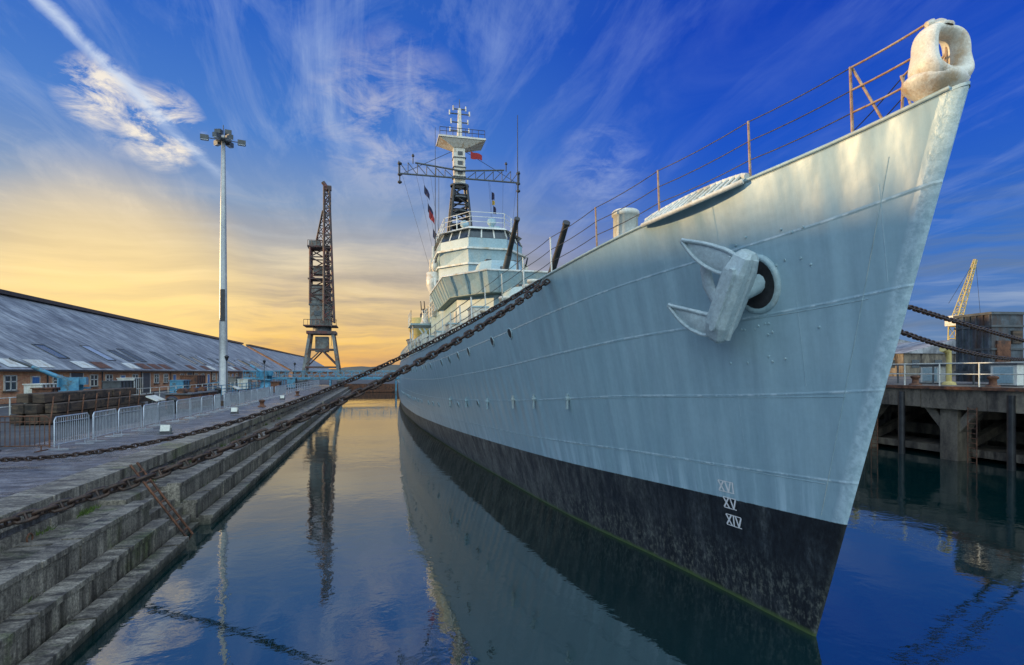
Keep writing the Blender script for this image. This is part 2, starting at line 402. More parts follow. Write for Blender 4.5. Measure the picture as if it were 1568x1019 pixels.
# anchor
mb=MB('anchor')
AY,AZ=8.22,5.60
n=hnorm(AY,AZ); O=hpt(AY,AZ); aft=(hpt(AY+.3,AZ)-hpt(AY-.3,AZ)).normalized(); upv=(hpt(AY,AZ+.3)-hpt(AY,AZ-.3)).normalized()
def A(a,u,k): return O+aft*a+upv*u+n*k
mb.tube([A(-.10+.38*math.cos(t),.04+.44*math.sin(t),-.01) for t in [2*math.pi*i/28 for i in range(28)]],.06,10,'paint',True)
mb.add([A(-.10+.36*math.cos(t),.04+.42*math.sin(t),.035) for t in [2*math.pi*i/28 for i in range(28)]],[tuple(range(28))],'black')  # flat black disc paints the shade of the hawse recess behind the crown
def loft(secs,mat):
    k=len(secs[0]); vs=[p for s in secs for p in s]
    mb.add(vs,[(i*k+j,i*k+(j+1)%k,(i+1)*k+(j+1)%k,(i+1)*k+j) for i in range(len(secs)-1) for j in range(k)],mat)
    mb.add(vs,[tuple(range(k))[::-1],tuple(range((len(secs)-1)*k,len(secs)*k))],mat)
T0=Vector((-.36,.56)); T1=Vector((.50,-.80)); ax=(T1-T0).normalized(); pr=Vector((-ax.y,ax.x))
secs=[]
for t,w,h0,h1 in ((0,.10,.34,.50),(.05,.15,.26,.60),(.20,.185,.22,.68),(.5,.195,.20,.70),(.8,.185,.22,.70),(.95,.15,.28,.62),(1,.10,.36,.54)):
    c2=T0.lerp(T1,t); s=[]
    for wx,hz in ((-1,.2),(-1,.8),(-.75,1),(.75,1),(1,.8),(1,.2),(.75,0),(-.75,0)):
        q=c2+pr*wx*w; s.append(A(q.x,q.y,h0+(h1-h0)*hz))
    secs.append(s)
loft(secs,'anchor')
# second cheek plate toward the bow side and centre rib
for off,w_,ha,hb_,t0,t1 in ((-.21,.05,.24,.56,.10,.92),(.03,.07,.60,.745,.16,.84)):
    secs=[]
    for t,ww in ((t0,.5),(t0+.05,1),(t1-.05,1),(t1,.5)):
        c2=T0.lerp(T1,t)-pr*off; s=[]
        for wx,hz in ((-1,ha),(-.8,hb_),(.8,hb_),(1,ha)):
            q=c2+pr*wx*w_*ww; s.append(A(q.x,q.y,hz))
        secs.append(s)
    loft(secs,'anchor')
mb.cyl(A(-.02,-.08,.35),A(-.16,.08,-.1),.14,.17,12,'paint')
mb.cyl(A(-.46,.40,.42),A(.30,-.80,.42),.05,.05,8,'anchor')
def fluke(s0,c1,tip,w,prof):
    pts=[];rs=[];k=16
    for i in range(k+1):
        t=i/k; p=s0*(1-t)**2+c1*2*t*(1-t)+tip*t*t; pts.append(p); rs.append(w*prof(t))
    mb.tube(pts,1,12,'anchor',rs=rs,flat=.26,wide=n)
    lft=[];rgt=[]
    for i,p in enumerate(pts):
        a_=pts[max(0,i-1)]; b_=pts[min(k,i+1)]; x_=(b_-a_).normalized().cross(n).normalized()
        lft.append(p+x_*rs[i]*.86+n*.04); rgt.append(p-x_*rs[i]*.86+n*.04)
    mb.tube(lft+rgt[::-1],.034,7,'anchor')
leaf=lambda t: (.80+.45*math.sin(math.pi*min(1,t*1.5))) if t<.45 else max(.10,(1.20*(1-((t-.45)/.56)**1.9)))
fluke(A(-.18,.36,.44),A(.32,.54,.44),A(.74,.96,.58),.18,leaf)
fluke(A(.40,-.54,.46),A(.74,-.56,.50),A(1.24,-.10,.62),.17,leaf)
mb.tube([A(.40,.66,.38),A(.60,.42,.32),A(.62,.14,.28),A(.52,-.12,.28),A(.28,-.30,.34)],1,10,'anchor',rs=[.07,.11,.12,.11,.09],flat=.5,wide=n)
mb.tube([A(.10,.30,.34),A(.34,.18,.28),A(.32,-.04,.26),A(.12,-.2,.32)],1,10,'anchor',rs=[.06,.08,.08,.06],flat=.5,wide=n)
mb.build(ship,.012)

# bow fairlead: upright cast bullring on a flared foot
mb=MB('bow_fairlead')
c0=Vector((cx(5.5)-.01,5.56,8.09)); k=40
pts=[];rs=[]
for i in range(k):
    t=2*math.pi*i/k; ex=.66
    cc,ss=math.cos(t),math.sin(t)
    X=(.250+.05*max(0,-ss))*math.copysign(abs(cc)**ex,cc); Z=.285*math.copysign(abs(ss)**ex,ss)
    pts.append(c0+Vector((X,0,Z))); rs.append(.066+.022*abs(cc)+.045*max(0,-ss))
mb.tube(pts,1,16,'cream',True,rs=rs,flat=1.9,wide=Vector((0,1,0)))
mb.lathe((c0.x,c0.y+.08,c0.z-.56),[(.14,0),(.20,.06),(.32,.16),(.375,.22),(.375,.27),(.34,.31),(.24,.33)],28,'cream',1,.85)
mb.lathe((c0.x-.03,c0.y,c0.z+.30),[(.15,0),(.16,.03),(.10,.06),(.085,.09),(.05,.12),(.01,.13)],14,'cream')
mb.tube([c0+Vector((-.08,0,.31)),c0+Vector((-.17,-.02,.36)),c0+Vector((-.24,-.02,.33))],1,8,'cream',rs=[.05,.05,.03])
mb.tube([c0+Vector((.24,.0,-.18)),c0+Vector((.33,.0,-.22)),c0+Vector((.39,.02,-.24))],1,10,'cream',rs=[.12,.10,.07])
mb.build(ship)
mb=MB('deck_edge_fairlead')
P=[];Q=[]
for i in range(17):
    t=i/16; Y=8.0+2.3*t; w=.30*math.sin(math.pi*t)**.6+.01
    e=hpt(Y,ZD(Y))
    P.append(e+Vector((-.06-w*.5,0,-.02-w*.25))); Q.append(e+Vector((w*.55,0,.06+w*.55)))
nn=17
mb.add(P+Q,[(i,i+1,nn+i+1,nn+i) for i in range(nn-1)],'paint',True)
mb.tube(P,.045,8,'white'); mb.tube(Q,.05,8,'white')
for i in range(1,16): mb.tube([P[i]+Vector((-.01,0,.03)),Q[i]+Vector((-.01,0,.03))],.024,6,'white')
mb.build(ship)
mb=MB('deck_fittings')
def cyl_on(Y,xo,r,h,mat='white'):
    z=ZD(Y)-.04; mb.lathe((cx(Y)+xo,Y,z),[(r,0),(r,h*.86),(r*1.12,h*.87),(r*1.12,h*.96),(r*1.0,h),(.01,h*1.02)],20,mat)
cyl_on(12.0,-1.35,.28,.95); cyl_on(14.5,-.6,.3,.7,'paint'); cyl_on(16.8,-2.2,.2,.6,'cream'); cyl_on(19.5,-2.6,.22,.75,'cream')
for Y in (16.2,20.8,26):
    for dy in (0,.55):
        z=ZD(Y+dy)-.04; mb.lathe((cx(Y)-hb(Y,ZD(Y))+.55,Y+dy,z),[(.14,0),(.14,.4),(.19,.42),(.19,.5),(.01,.53)],12,'cream')
for Y in (23,27.5,31,34,37):
    z=ZD(Y); xo=-hb(Y,z)+.9; mb.box((cx(Y)+xo,Y,z+.45),(.6,1.3,.9),'cream' if Y<30 else 'white'); mb.box((cx(Y)+xo,Y,z+.93),(.68,1.38,.06),'paint')
for Y in (35.6,38.5,41.5,45):
    z=ZD(Y)+.9; X=cx(Y)-hb(Y,5)+.5; mb.cyl((X,Y-.6,z),(X,Y+.6,z),.33,.33,12,'cream'); mb.bar((X,Y-.4,z-.9),(X,Y-.4,z),.1,.5,'paint'); mb.bar((X,Y+.4,z-.9),(X,Y+.4,z),.1,.5,'paint')
mb.build(ship)
mb=MB('guard_rail')
stY=[5.62,6.5,8.0,10.0,12.0]; y=14.0
while y<61: stY.append(y); y+=1.7
for side in (-1,1):
    tops=[]
    for i,Y in enumerate(stY):
        z=ZD(Y); h=.95; e=hpt(Y,z,0,side)+Vector((-side*.07,0,0))
        lean=Vector((side*.04,0,0)); mt='railp' if Y<13 else 'white'
        rr=.022 if Y<20 else .036
        mb.cyl(e,e+Vector((0,0,h))+lean,rr,rr*.85,7,mt)
        mb.lathe((e.x,e.y,e.z),[(.05,0),(.05,.03),(.02,.05)],8,mt)
        tops.append([e+lean*f+Vector((0,0,h*f)) for f in (.34,.66,.985)])
        if i==1: mb.cyl(e+Vector((0,-.0,.93)),hpt(6.12,ZD(6.12),0,side)+Vector((-side*.08,0,0)),.018,.018,6,mt)
    for i in range(len(tops)-1):
        for w in range(3):
            a0,b0=tops[i][w],tops[i+1][w]; s=.015*(b0-a0).length
            rr=.009 if a0.y<20 else .017
            if i<1: rr=.016
            mb.tube([a0,a0.lerp(b0,.25)-Vector((0,0,s*.75)),a0.lerp(b0,.5)-Vector((0,0,s)),a0.lerp(b0,.75)-Vector((0,0,s*.75)),b0],rr,5,'railp' if i<1 else ('black' if a0.y<24 else 'white'))
mb.build(ship)
# ------------------------------------------------------------------ guns
def turret(name,Y,z,elev,blen,br,tz):
    mb=MB(name); X=cx(Y)
    mb.lathe((X,Y,z),[(1.55,0),(1.55,.35),(1.45,.4),(.01,.42)],28,'paint')
    w=1.45
    lo=[(X-w,Y+1.5),(X-w,Y-.7),(X-w*.6,Y-1.6),(X+w*.6,Y-1.6),(X+w,Y-.7),(X+w,Y+1.5)]
    hi=[(X-w*.82,Y+1.4),(X-w*.82,Y-.2),(X-w*.45,Y-.85),(X+w*.45,Y-.85),(X+w*.82,Y-.2),(X+w*.82,Y+1.4)]
    mb.prism(lo,z+.42,z+1.7,'paint',[(p[0],p[1]+.1) for p in lo]); mb.prism([(p[0],p[1]+.1) for p in lo],z+1.702,z+tz,'paint',hi)
    for sx in (-.55,.55): mb.box((X+sx*1.4,Y-.2,z+tz+.06),(.35,.5,.16),'darkgrey')
    d=Vector((0,-math.cos(elev),math.sin(elev))); s0=Vector((X,Y-.9,z+1.35))
    mb.box(s0+d*.3,(.5,.9,.7),'darkgrey',Mx=Matrix.Rotation(-elev,3,'X'))
    mb.cyl(s0,s0+d*blen*.45,br*1.35,br*1.2,16,'darkgrey'); mb.cyl(s0+d*blen*.45,s0+d*blen,br*1.05,br*.85,16,'black')
    mb.cyl(s0+d*(blen),s0+d*(blen+.12),br*1.05,br*1.05,16,'black')
    mb.build(ship,.03)
turret('forward_gun_turret',25.2,5.72,R(40),4.4,.14,2.3)
turret('upper_gun_turret',33.8,8.32,R(38),4.3,.15,2.5)

# ------------------------------------------------------------------ superstructure
mb=MB('bridge_superstructure')
def plan(Y0,Y1,hw,ch,fr=.45):
    c=cx(Y0); return [(c-hw,Y1),(c-hw,Y0+ch),(c-hw*fr,Y0),(c+hw*fr,Y0),(c+hw,Y0+ch),(c+hw,Y1)]
mb.prism(plan(28.8,46,2.9,2.2),5.2,8.2,'paint')
mb.prism(plan(28.0,37,3.3,2.6,.5),8.202,8.32,'deck')
pl=plan(28.0,37.4,3.3,2.6,.5); c=cx(32)
out=[(c+(p[0]-c)*1.14,p[1]-(.5 if p[1]<36 else 0)) for p in pl]
nn=len(pl)
vs3=[(p[0],p[1],8.25) for p in pl]+[(p[0],p[1],9.25) for p in out]
mb.add(vs3,[(i,i+1,nn+i+1,nn+i) for i in range(nn-1)],'paint')
mb.tube([(p[0],p[1],9.25) for p in out],.05,6,'white')
for i in range(nn-1):
    a0,a1=Vector(vs3[i]),Vector(vs3[i+1]); b0,b1=Vector(vs3[nn+i]),Vector(vs3[nn+i+1])
    k=max(2,int((a1-a0).length/.9))
    for j in range(k): t=(j+.5)/k; mb.bar(a0.lerp(a1,t)+Vector((0,-.03,0)),b0.lerp(b1,t)+Vector((0,-.03,-.02)),.07,.07,'paint')
mb.prism(plan(37.6,47,3.1,2.2),8.201,11.4,'paint')
mb.prism([(cx(40)+(p[0]-cx(40))*1.04,p[1]-(.12 if p[1]<44 else 0)) for p in plan(37.6,47,3.1,2.2)],11.402,11.52,'white')
sc=lambda P_,f,dy:[(cx(40)+(p[0]-cx(40))*f,p[1]-(dy if p[1]<44 else 0)) for p in P_]
mb.prism(plan(38.0,46,2.9,2.2),11.522,12.5,'paint',sc(plan(38.0,46,2.9,2.2),1.06,.15))
mb.prism(sc(plan(38.0,46,2.9,2.2),1.12,.3),12.502,12.62,'white')
up=[(cx(40)+(p[0]-cx(40))*1.02,p[1]) for p in plan(38.0,46,2.9,2.2)]
up2=[(cx(40)+(p[0]-cx(40))*.92,p[1]+(.25 if p[1]<44 else 0)) for p in plan(38.0,46,2.9,2.2)]
mb.prism(up,12.622,13.3,'paint'); mb.prism(up,13.302,13.95,'window',up2)
for i in range(5):
    a0,a1=Vector((*up[i],13.3)),Vector((*up[i+1],13.3)); b0,b1=Vector((*up2[i],13.95)),Vector((*up2[i+1],13.95))
    k=max(2,int((a1-a0).length/.8))
    for j in range(k+1):
        t=j/k; mb.bar(a0.lerp(a1,t),b0.lerp(b1,t),.09,.09,'white')
mb.prism(sc(up2,1.12,.2),13.952,14.12,'white',sc(up2,1.0,0))
for (z,w) in ((10.6,.13),(9.6,.12)):
    fr=plan(37.6,47,3.1,2.2)
    for (i0,i1,k) in ((0,1,7),(1,2,2),(2,3,3)):
        for j in range(k):
            t=(j+.5)/k; p=Vector((*fr[i0],z)).lerp(Vector((*fr[i1],z)),t); d=(Vector((*fr[i1],0))-Vector((*fr[i0],0))).normalized(); nn2=Vector((d.y,-d.x,0))
            if nn2.x>0 and i0<2: nn2=-nn2
            if i0==2: nn2=Vector((0,-1,0))
            mb.cyl(p-nn2*.02,p+nn2*.04,.2,.2,12,'white'); mb.cyl(p+nn2*.041,p+nn2*.05,.14,.14,12,'black')
p=Vector((cx(38)-.6,37.55,11.0)); mb.lathe((p.x,p.y-.1,p.z-.35),[(.05,0),(.25,.2),(.25,.5),(.05,.6)],10,'red')
def railing(pl,z,mat='white',h=1.0):
    for i in range(len(pl)-1):
        a0,b0=Vector((*pl[i],z)),Vector((*pl[i+1],z)); k=max(1,int((b0-a0).length/1.3))
        for j in range(k+1): q=a0.lerp(b0,j/k); mb.cyl(q,q+Vector((0,0,h)),.035,.035,5,mat,False)
        for f in (.35,.68,1): mb.cyl(a0+Vector((0,0,h*f)),b0+Vector((0,0,h*f)),.022,.022,4,mat,False)
for s in (-1,1):
    X=cx(41)+s*3.35
    mb.lathe((X,41,10.4),[(.25,-.9),(.62,0),(.62,.9),(.58,.9),(.58,.1),(.01,.1)],18,'cream')
    mb.lathe((X,41,10.5),[(.2,0),(.15,.9),(.25,1.1),(.25,1.5),(.16,1.7),(.02,1.8)],12,'cream')
    mb.cyl((X,40.9,12.0),(X-s*.1,39.9,12.5),.07,.05,8,'darkgrey')
    for k,(yy,zz) in enumerate(((43.2,12.2),(45,11.6))):
        mb.box((cx(yy)+s*3.3,yy,zz),(.5,.8,1.0),'cream'); mb.cyl((cx(yy)+s*3.3,yy,zz+.5),(cx(yy)+s*3.3,yy,zz+1.5),.12,.08,8,'cream')
    X=cx(47)+s*3.6
    mb.box((X,48,8.05),(2.6,3.6,.14),'paint'); pl_=[(X-s*-1.25,46.3),(X+s*1.25,46.3),(X+s*1.25,49.7)]; railing(pl_,8.1,'cream',1.05)
    for yy in (46.5,49.5): mb.cyl((X+s*1.1,yy,5.1),(X+s*1.1,yy,8),.07,.07,6,'cream')
    mb.lathe((X,48,8.12),[(.5,0),(.3,.3),(.22,1.0),(.3,1.2),(.05,1.3)],12,'cream'); mb.cyl((X,48,9.2),(X+s*.2,46.4,9.9),.06,.045,8,'black'); mb.box((X,48.1,9.3),(.4,.7,.35),'darkgrey')
    X=cx(56)+s*3.4
    mb.lathe((X,56,8.3),[(.5,-1.2),(1.3,0),(1.3,1.1),(1.23,1.1),(1.23,.1),(.01,.1)],18,'yellow')
    mb.cyl((X,56,8.4),(X,56,9.9),.25,.18,8,'darkgrey'); mb.cyl((X,56.2,9.8),(X+s*.3,53.8,10.8),.07,.05,8,'black')
    mb.cyl((X,56,5.1),(X,56,7.6),.35,.5,12,'cream')
    X=cx(51)+s*4.2
    hl=[]
    for i in range(9):
        t=i/8; w=.75*math.sin(math.pi*min(1,.12+t*.83))**.7
        hl.append([(X-w,50.6+4.6*t,7.1),(X-w*.8,50.6+4.6*t,6.6),(X,50.6+4.6*t,6.3+.2*abs(t-.5)),(X+w*.8,50.6+4.6*t,6.6),(X+w,50.6+4.6*t,7.1)])
    vs4=[q for r in hl for q in r]; mb.add(vs4,[(i*5+j,i*5+j+1,(i+1)*5+j+1,(i+1)*5+j) for i in range(8) for j in range(4)],'cream',True)
    mb.tube([(q[0][0],q[0][1],7.1) for q in hl],.05,5,'darkgrey')
    for yy in (51.2,54.4): mb.tube([(X-s*.9,yy,5.1),(X-s*.9,yy,7.8),(X-s*.4,yy,8.5),(X+s*.3,yy,8.3)],.08,6,'paint')
mb.prism(plan(47.2,62,2.4,.6,.9),5.1,8.0,'paint')
mb.prism([(cx(58)-1.3,60.5),(cx(58)-1.3,57.5),(cx(58)-.6,56.6),(cx(58)+.6,56.6),(cx(58)+1.3,57.5),(cx(58)+1.3,60.5),(cx(58)+.6,61.4),(cx(58)-.6,61.4)],8.002,12.8,'paint')
mb.prism(plan(66,96,2.0,.6,.9),2.9,5.2,'paint')
for Y,z0,z1,X in ((36.5,5.3,8.2,cx(36)-2.95),(43,8.2,11.4,cx(43)-3.16)):
    for dy in (-.22,.22): mb.cyl((X,Y+dy,z0),(X,Y+dy,z1+.8),.03,.03,5,'white')
    zz=z0
    while zz<z1: mb.cyl((X,Y-.22,zz),(X,Y+.22,zz),.02,.02,4,'white'); zz+=.3
for Y in (31.5,33.6,39,41,44.5):
    X=cx(Y)-2.96; mb.box((X,Y,6.7),(.12,.75,1.7),'cream' if Y<35 else 'white')
for Y,z in ((40,8.9),(42.2,8.7),(44.5,9.0)):
    mb.box((cx(Y)-3.3,Y,z),(.4,1.1,.8),'cream'); mb.cyl((cx(Y)-3.5,Y-.8,z-.5),(cx(Y)-3.5,Y-.8,z+1.8),.05,.05,6,'white')
for z in (9.15,10.1): mb.cyl((cx(40)-3.14,39.9,z),(cx(40)-3.14,47,z),.03,.03,5,'darkgrey')
railing(plan(37.0,47,3.5,2.3),8.25); railing(up2,14.12); railing(plan(47.2,62,2.4,.6,.9)[:3],8.0)
for q in ((-1.2,41),(0.6,40),(1.4,42),(-.2,43)): mb.lathe((cx(41)+q[0],q[1],14.12),[(.22,0),(.2,.6),(.32,.7),(.3,1.0),(.05,1.1)],10,'paint')
mb.build(ship,.015)
# ------------------------------------------------------------------ mast
mb=MB('foremast')
mx=cx(53.7); my=53.7
mb.lattice((mx,my,8),(mx,my,18),3.0,1.9,8,.07,'black',.13)
mb.lattice((mx,my,18),(mx,my,21.8),1.9,1.2,4,.08,'black',.13)
for z in (18,19.3,20.6,21.8): mb.lathe((mx,my,z),[(.9,0),(.9,.12),(.01,.13)],12,'darkgrey')
mb.prism([(mx-.5,my-.45),(mx+.5,my-.45),(mx+.5,my+.45),(mx-.5,my+.45)],21.8,25.3,'cream',[(mx-.65,my-.5),(mx+.45,my-.5),(mx+.45,my+.5),(mx-.65,my+.5)])
for z in (22.6,23.5,24.4): mb.box((mx-.05,my-.02,z),(1.22,1.08,.08),'darkgrey'); mb.box((mx,my-.5,z+.4),(.45,.06,.35),'darkgrey')
mb.prism([(mx-.7,my-.6),(mx+.6,my-.6),(mx+.6,my+.6),(mx-.7,my+.6)],25.3,25.9,'cream',[(mx-2.0,my-1.2),(mx+2.2,my-1.2),(mx+2.2,my+1.2),(mx-2.0,my+1.2)])
mb.box((mx+.1,my,26.0),(4.4,2.6,.16),'cream')
for a in range(8):
    xx=mx-2+4.2*a/7; mb.cyl((xx,my-1.25,26.05),(xx,my-1.25,26.8),.025,.025,4,'black',False)
mb.cyl((mx-2,my-1.25,26.8),(mx+2.2,my-1.25,26.8),.03,.03,4,'black'); mb.cyl((mx-2,my-1.25,26.45),(mx+2.2,my-1.25,26.45),.03,.03,4,'black')
mb.cyl((mx,my,26),(mx,my,29.2),.28,.16,10,'cream'); mb.cyl((mx,my,29.2),(mx,my,30.1),.05,.03,6,'darkgrey')
for z,w in ((27.1,.9),(27.9,.8),(28.7,.95),(29.15,.6)):
    mb.cyl((mx-w,my,z),(mx+w,my,z),.06,.06,6,'darkgrey')
    for s in (-1,1): mb.cyl((mx+s*w,my,z-.15),(mx+s*w,my,z+.3),.07,.07,6,'cream')
for z,h in ((22.4,5.6),(23.1,4.2)):
    for s in (-1,1): mb.cyl((mx+s*h,my-.6,z+(.0 if z<23 else .4)),(mx,my-.6,z),.08,.08,6,'darkgrey')
for s in (-1,1):
    for k in range(6):
        x0=mx+s*(.6+k*.85); x1=x0+s*.85; mb.cyl((x0,my-.6,22.4),(x1,my-.6,23.1+.09*k),.035,.035,4,'darkgrey',False); mb.cyl((x1,my-.6,22.4),(x1,my-.6,23.1+.09*k),.035,.035,4,'darkgrey',False)
    X=mx+s*5.6
    mb.cyl((X,my-.6,21.6),(X,my-.6,23.3),.06,.06,6,'black')
    for z in (21.6,22.3,23.3): mb.lathe((X,my-.6,z-.15),[(.05,0),(.2,.1),(.2,.22),(.05,.32)],8,'black')
    X=mx+s*4.4; mb.cyl((X,my-.6,23.4),(X,my-.6,24.3),.05,.05,6,'black'); mb.lathe((X,my-.6,24.0),[(.05,0),(.15,.1),(.05,.3)],8,'black')
    mb.cyl((mx+s*.5,my,25.2),(mx+s*5.2,my-.6,22.5),.025,.025,4,'black',False)
    for k in range(3): mb.cyl((mx+s*(5.4-k*1.3),my-.6,22.4),(mx+s*(3.4-k*.6),my-6,13),.012,.012,3,'black',False)
mb.build(ship)
mb=MB('whip_aerials')
for X,Y,z0,z1 in ((cx(45)-2.9,46,12,23.9),(cx(31)+.35,30.5,9.2,18.4),(cx(46)-2.2,50,11,22)):
    mb.cyl((X,Y,z0),(X,Y,z0+1),.09,.06,8,'darkgrey'); mb.cyl((X,Y,z0+1),(X,Y,z1),.04,.018,6,'black')
mb.build(ship)
mb=MB('signal_flags')
def flag(c,w,h,mt,sl=0):
    k=8; vs5=[]
    for i in range(k+1):
        t=i/k; x=c[0]+w*t; y=c[1]+.12*math.sin(t*7); z=c[2]-sl*t
        vs5+=[(x,y,z),(x,y,z-h*(1-.3*t))]
    mb.add(vs5,[(2*i,2*i+1,2*i+3,2*i+2) for i in range(k)],mt,True)
flag((mx+.9,my-1,24.9),1.1,.7,'red',.3)
mb.cyl((mx+2.9,my-1,18.3),(mx+2.6,my-1,22.4),.012,.012,3,'black',False)
flag((mx+2.9,my-1,21.3),.3,.8,'flagb',.3); flag((mx+2.95,my-1.02,20.5),.28,.5,'flagy',.2); flag((mx+3.05,my-1.05,20.0),.3,.8,'flagb',.4)
mb.cyl((mx-3.6,my-1,22.4),(mx-2.2,my-3,14),.012,.012,3,'black',False)
for t,mt in ((.12,'flagb'),(.33,'flagb'),(.40,'red'),(.62,'flagb')):
    flag((mx-3.6+1.4*t,my-1-2*t,22.4-8.4*t),.5,.8,mt,.9)
mb.build(ship)

# ------------------------------------------------------------------ chains
def chain(P0,P1,sag,pitch=.17,r=.021):
    mb=MB('mooring_chain'); P0=Vector(P0);P1=Vector(P1)
    def pos(t): p=P0.lerp(P1,t); p.z-=sag*4*t*(1-t); return p
    Ls=[0]; K=600; pr=pos(0)
    for i in range(1,K+1): q=pos(i/K); Ls.append(Ls[-1]+(q-pr).length); pr=q
    n=int(Ls[-1]/pitch); j=0
    for i in range(n):
        s=i*pitch+pitch/2
        while Ls[j+1]<s: j+=1
        t=j/K; p=pos(t); tan=(pos(min(1,t+.002))-pos(max(0,t-.002))).normalized()
        side=Vector((0,0,1)).cross(tan).normalized(); upp=tan.cross(side)
        wv=side if i%2 else upp
        an=random.uniform(-.25,.25)+.6; wv=(wv*math.cos(an)+tan.cross(wv)*math.sin(an))
        l=pitch*.5+r*1.1; pts=[]
        for a in range(12):
            th=2*math.pi*a/12; cc,ss=math.cos(th),math.sin(th)
            ext=(l-pitch*.30)*(1 if cc>0 else -1) if abs(cc)>.2 else 0
            pts.append(p+tan*(ext+pitch*.30*cc)+wv*(pitch*.33*ss))
        mb.tube(pts,r,6,'chain',True)
        mb.cyl(p-wv*pitch*.3,p+wv*pitch*.3,r*.8,r*.8,5,'chain',False)
    return mb.build()
S=hpt(14.5,6.6,.08)
chain(S,(-11.2,19.0,1.75),1.25,.17,.022)
chain(S+Vector((.1,-.5,-.05)),(-9.4,4.9,1.78),1.25,.19,.026)
chain(hpt(12,7.0,.05,1),(34,22,5.45),.15,.20,.034); chain(hpt(12,6.75,.05,1),(34,22.3,4.9),.75,.20,.034)

# ------------------------------------------------------------------ water, ground
mb=MB('water'); mb.add([(-3000,-3000,0),(3000,-3000,0),(3000,3000,0),(-3000,3000,0)],[(0,1,2,3)],'water'); mb.build()
QX=-6.2; QZ=1.6
mb=MB('ground')
for (x0,x1,y0,y1,z) in ((-3000,-12,-60,3000,QZ-.012),(-12,62,123,3000,QZ-.012),(62,3000,-60,3000,3.44)):
    mb.add([(x0,y0,z),(x1,y0,z),(x1,y1,z),(x0,y1,z)],[(0,1,2,3)],'ground')
mb.add([(-3000,-3000,1.5),(3000,-3000,1.5),(3000,-60,1.5),(-3000,-60,1.5)],[(0,1,2,3)],'ground')
mb.build()
mb=MB('dock_wall')
def extr(prof,y0,y1,mat,seg=1):
    n=len(prof)
    vs=[(p[0],y,p[1]) for y in (y0,y1) for p in prof]
    mb.add(vs,[(i,i+1,n+i+1,n+i) for i in range(n-1)],mat)
    mb.add(vs,[tuple(range(n)),tuple(range(n,2*n))[::-1]],mat)
extr([(-12.02,-3),(-12.02,QZ),(QX-.12,QZ),(QX-.12,-3)],-60,123,'quay')
y=-6
while y<122:
    l=random.uniform(1.3,1.6); h=.30+random.uniform(-.02,.02)
    mb.box((QX-.42+random.uniform(-.015,.015),y+l/2,QZ+.13-h/2+.02),(.86,l-.025,h),'stone',random.uniform(-.006,.006))
    mb.box((QX-.30+random.uniform(-.01,.01),y+l/2,-.2),(.5,l-.02,3.0),'stone',random.uniform(-.004,.004)); y+=l
def altars(y0,y1):
    for (bq,z) in ((-5.18,1.10),(-4.77,.62),(-4.38,.17)):
        y=y0
        while y<y1-.01:
            l=min(random.uniform(1.2,1.7),y1-y)
            if y1-(y+l)<.5: l=y1-y
            w=bq+6.4; jz=random.uniform(-.012,.012)
            mb.box((bq-w/2-.03+random.uniform(-.014,.014),y+l/2,(z-3)/2+jz),(w,l-.02,z+3),'stone',random.uniform(-.004,.004))
            mb.box((bq-.16+random.uniform(-.01,.01),y+l/2,z+.03+jz),(.36,l-.04,.10),'stone')
            y+=l
altars(-8,15.1); altars(17.2,60); altars(61.5,122)
for i in range(6): mb.box((-6.15+.2*i,16.15,1.2-.22*i-1.5),(.9,2.06,3),'stone')
# hanging fender chain and iron rings
for yy in (9.5,12.2,19.5,24,30,38): mb.tube([(QX+.04,yy+.09*math.cos(t),1.15+.09*math.sin(t)) for t in [i*.628 for i in range(10)]],.018,6,'rust',True)
mb.build(None,.022)
mb=MB('iron_ladder')
for dy in (-.2,.2): mb.cyl((-5.9,16.1+dy,1.9),(-4.35,16.1+dy,-.4),.03,.03,6,'rust')
for k in range(9): mb.cyl((-5.75+.17*k,15.9,1.68-.25*k),(-5.75+.17*k,16.3,1.68-.25*k),.02,.02,5,'rust')
mb.build()

mb=MB('dock_head_wall'); mb.box((20,123,-.6),(64,2.2,4.4),'stone'); 
mb.box((-1,121.7,.9),(12,.5,1.7),'rust'); mb.build(None)
mb=MB('blue_footbridge')
x0,x1=-24,6; y=116; z=2.9
mb.box(((x0+x1)/2,y,z),(x1-x0,2,.35),'blue')
for yy in (y-1,y+1):
    mb.bar((x0,yy,z+1.5),(x1,yy,z+1.5),.16,.16,'blue'); mb.bar((x0,yy,z+.8),(x1,yy,z+.8),.08,.08,'blue'); mb.bar((x0,yy,z+.15),(x1,yy,z+.15),.2,.3,'blue')
    k=20
    for i in range(k+1):
        X=x0+(x1-x0)*i/k; mb.bar((X,yy,z),(X,yy,z+1.5),.1,.1,'blue')
        if i<k: mb.bar((X,yy,z+(1.5 if i%2 else .1)),(X+(x1-x0)/k,yy,z+(.1 if i%2 else 1.5)),.07,.07,'blue')
for X in (-24,-16,-8.5,4): 
    for yy in (y-.8,y+.8): mb.bar((X,yy,-1 if X>-7 else 1.6),(X,yy,z),.3,.3,'blue')
mb.bar((-24,y,z),(-32,y-6,1.7),1.6,.2,'blue'); mb.build()

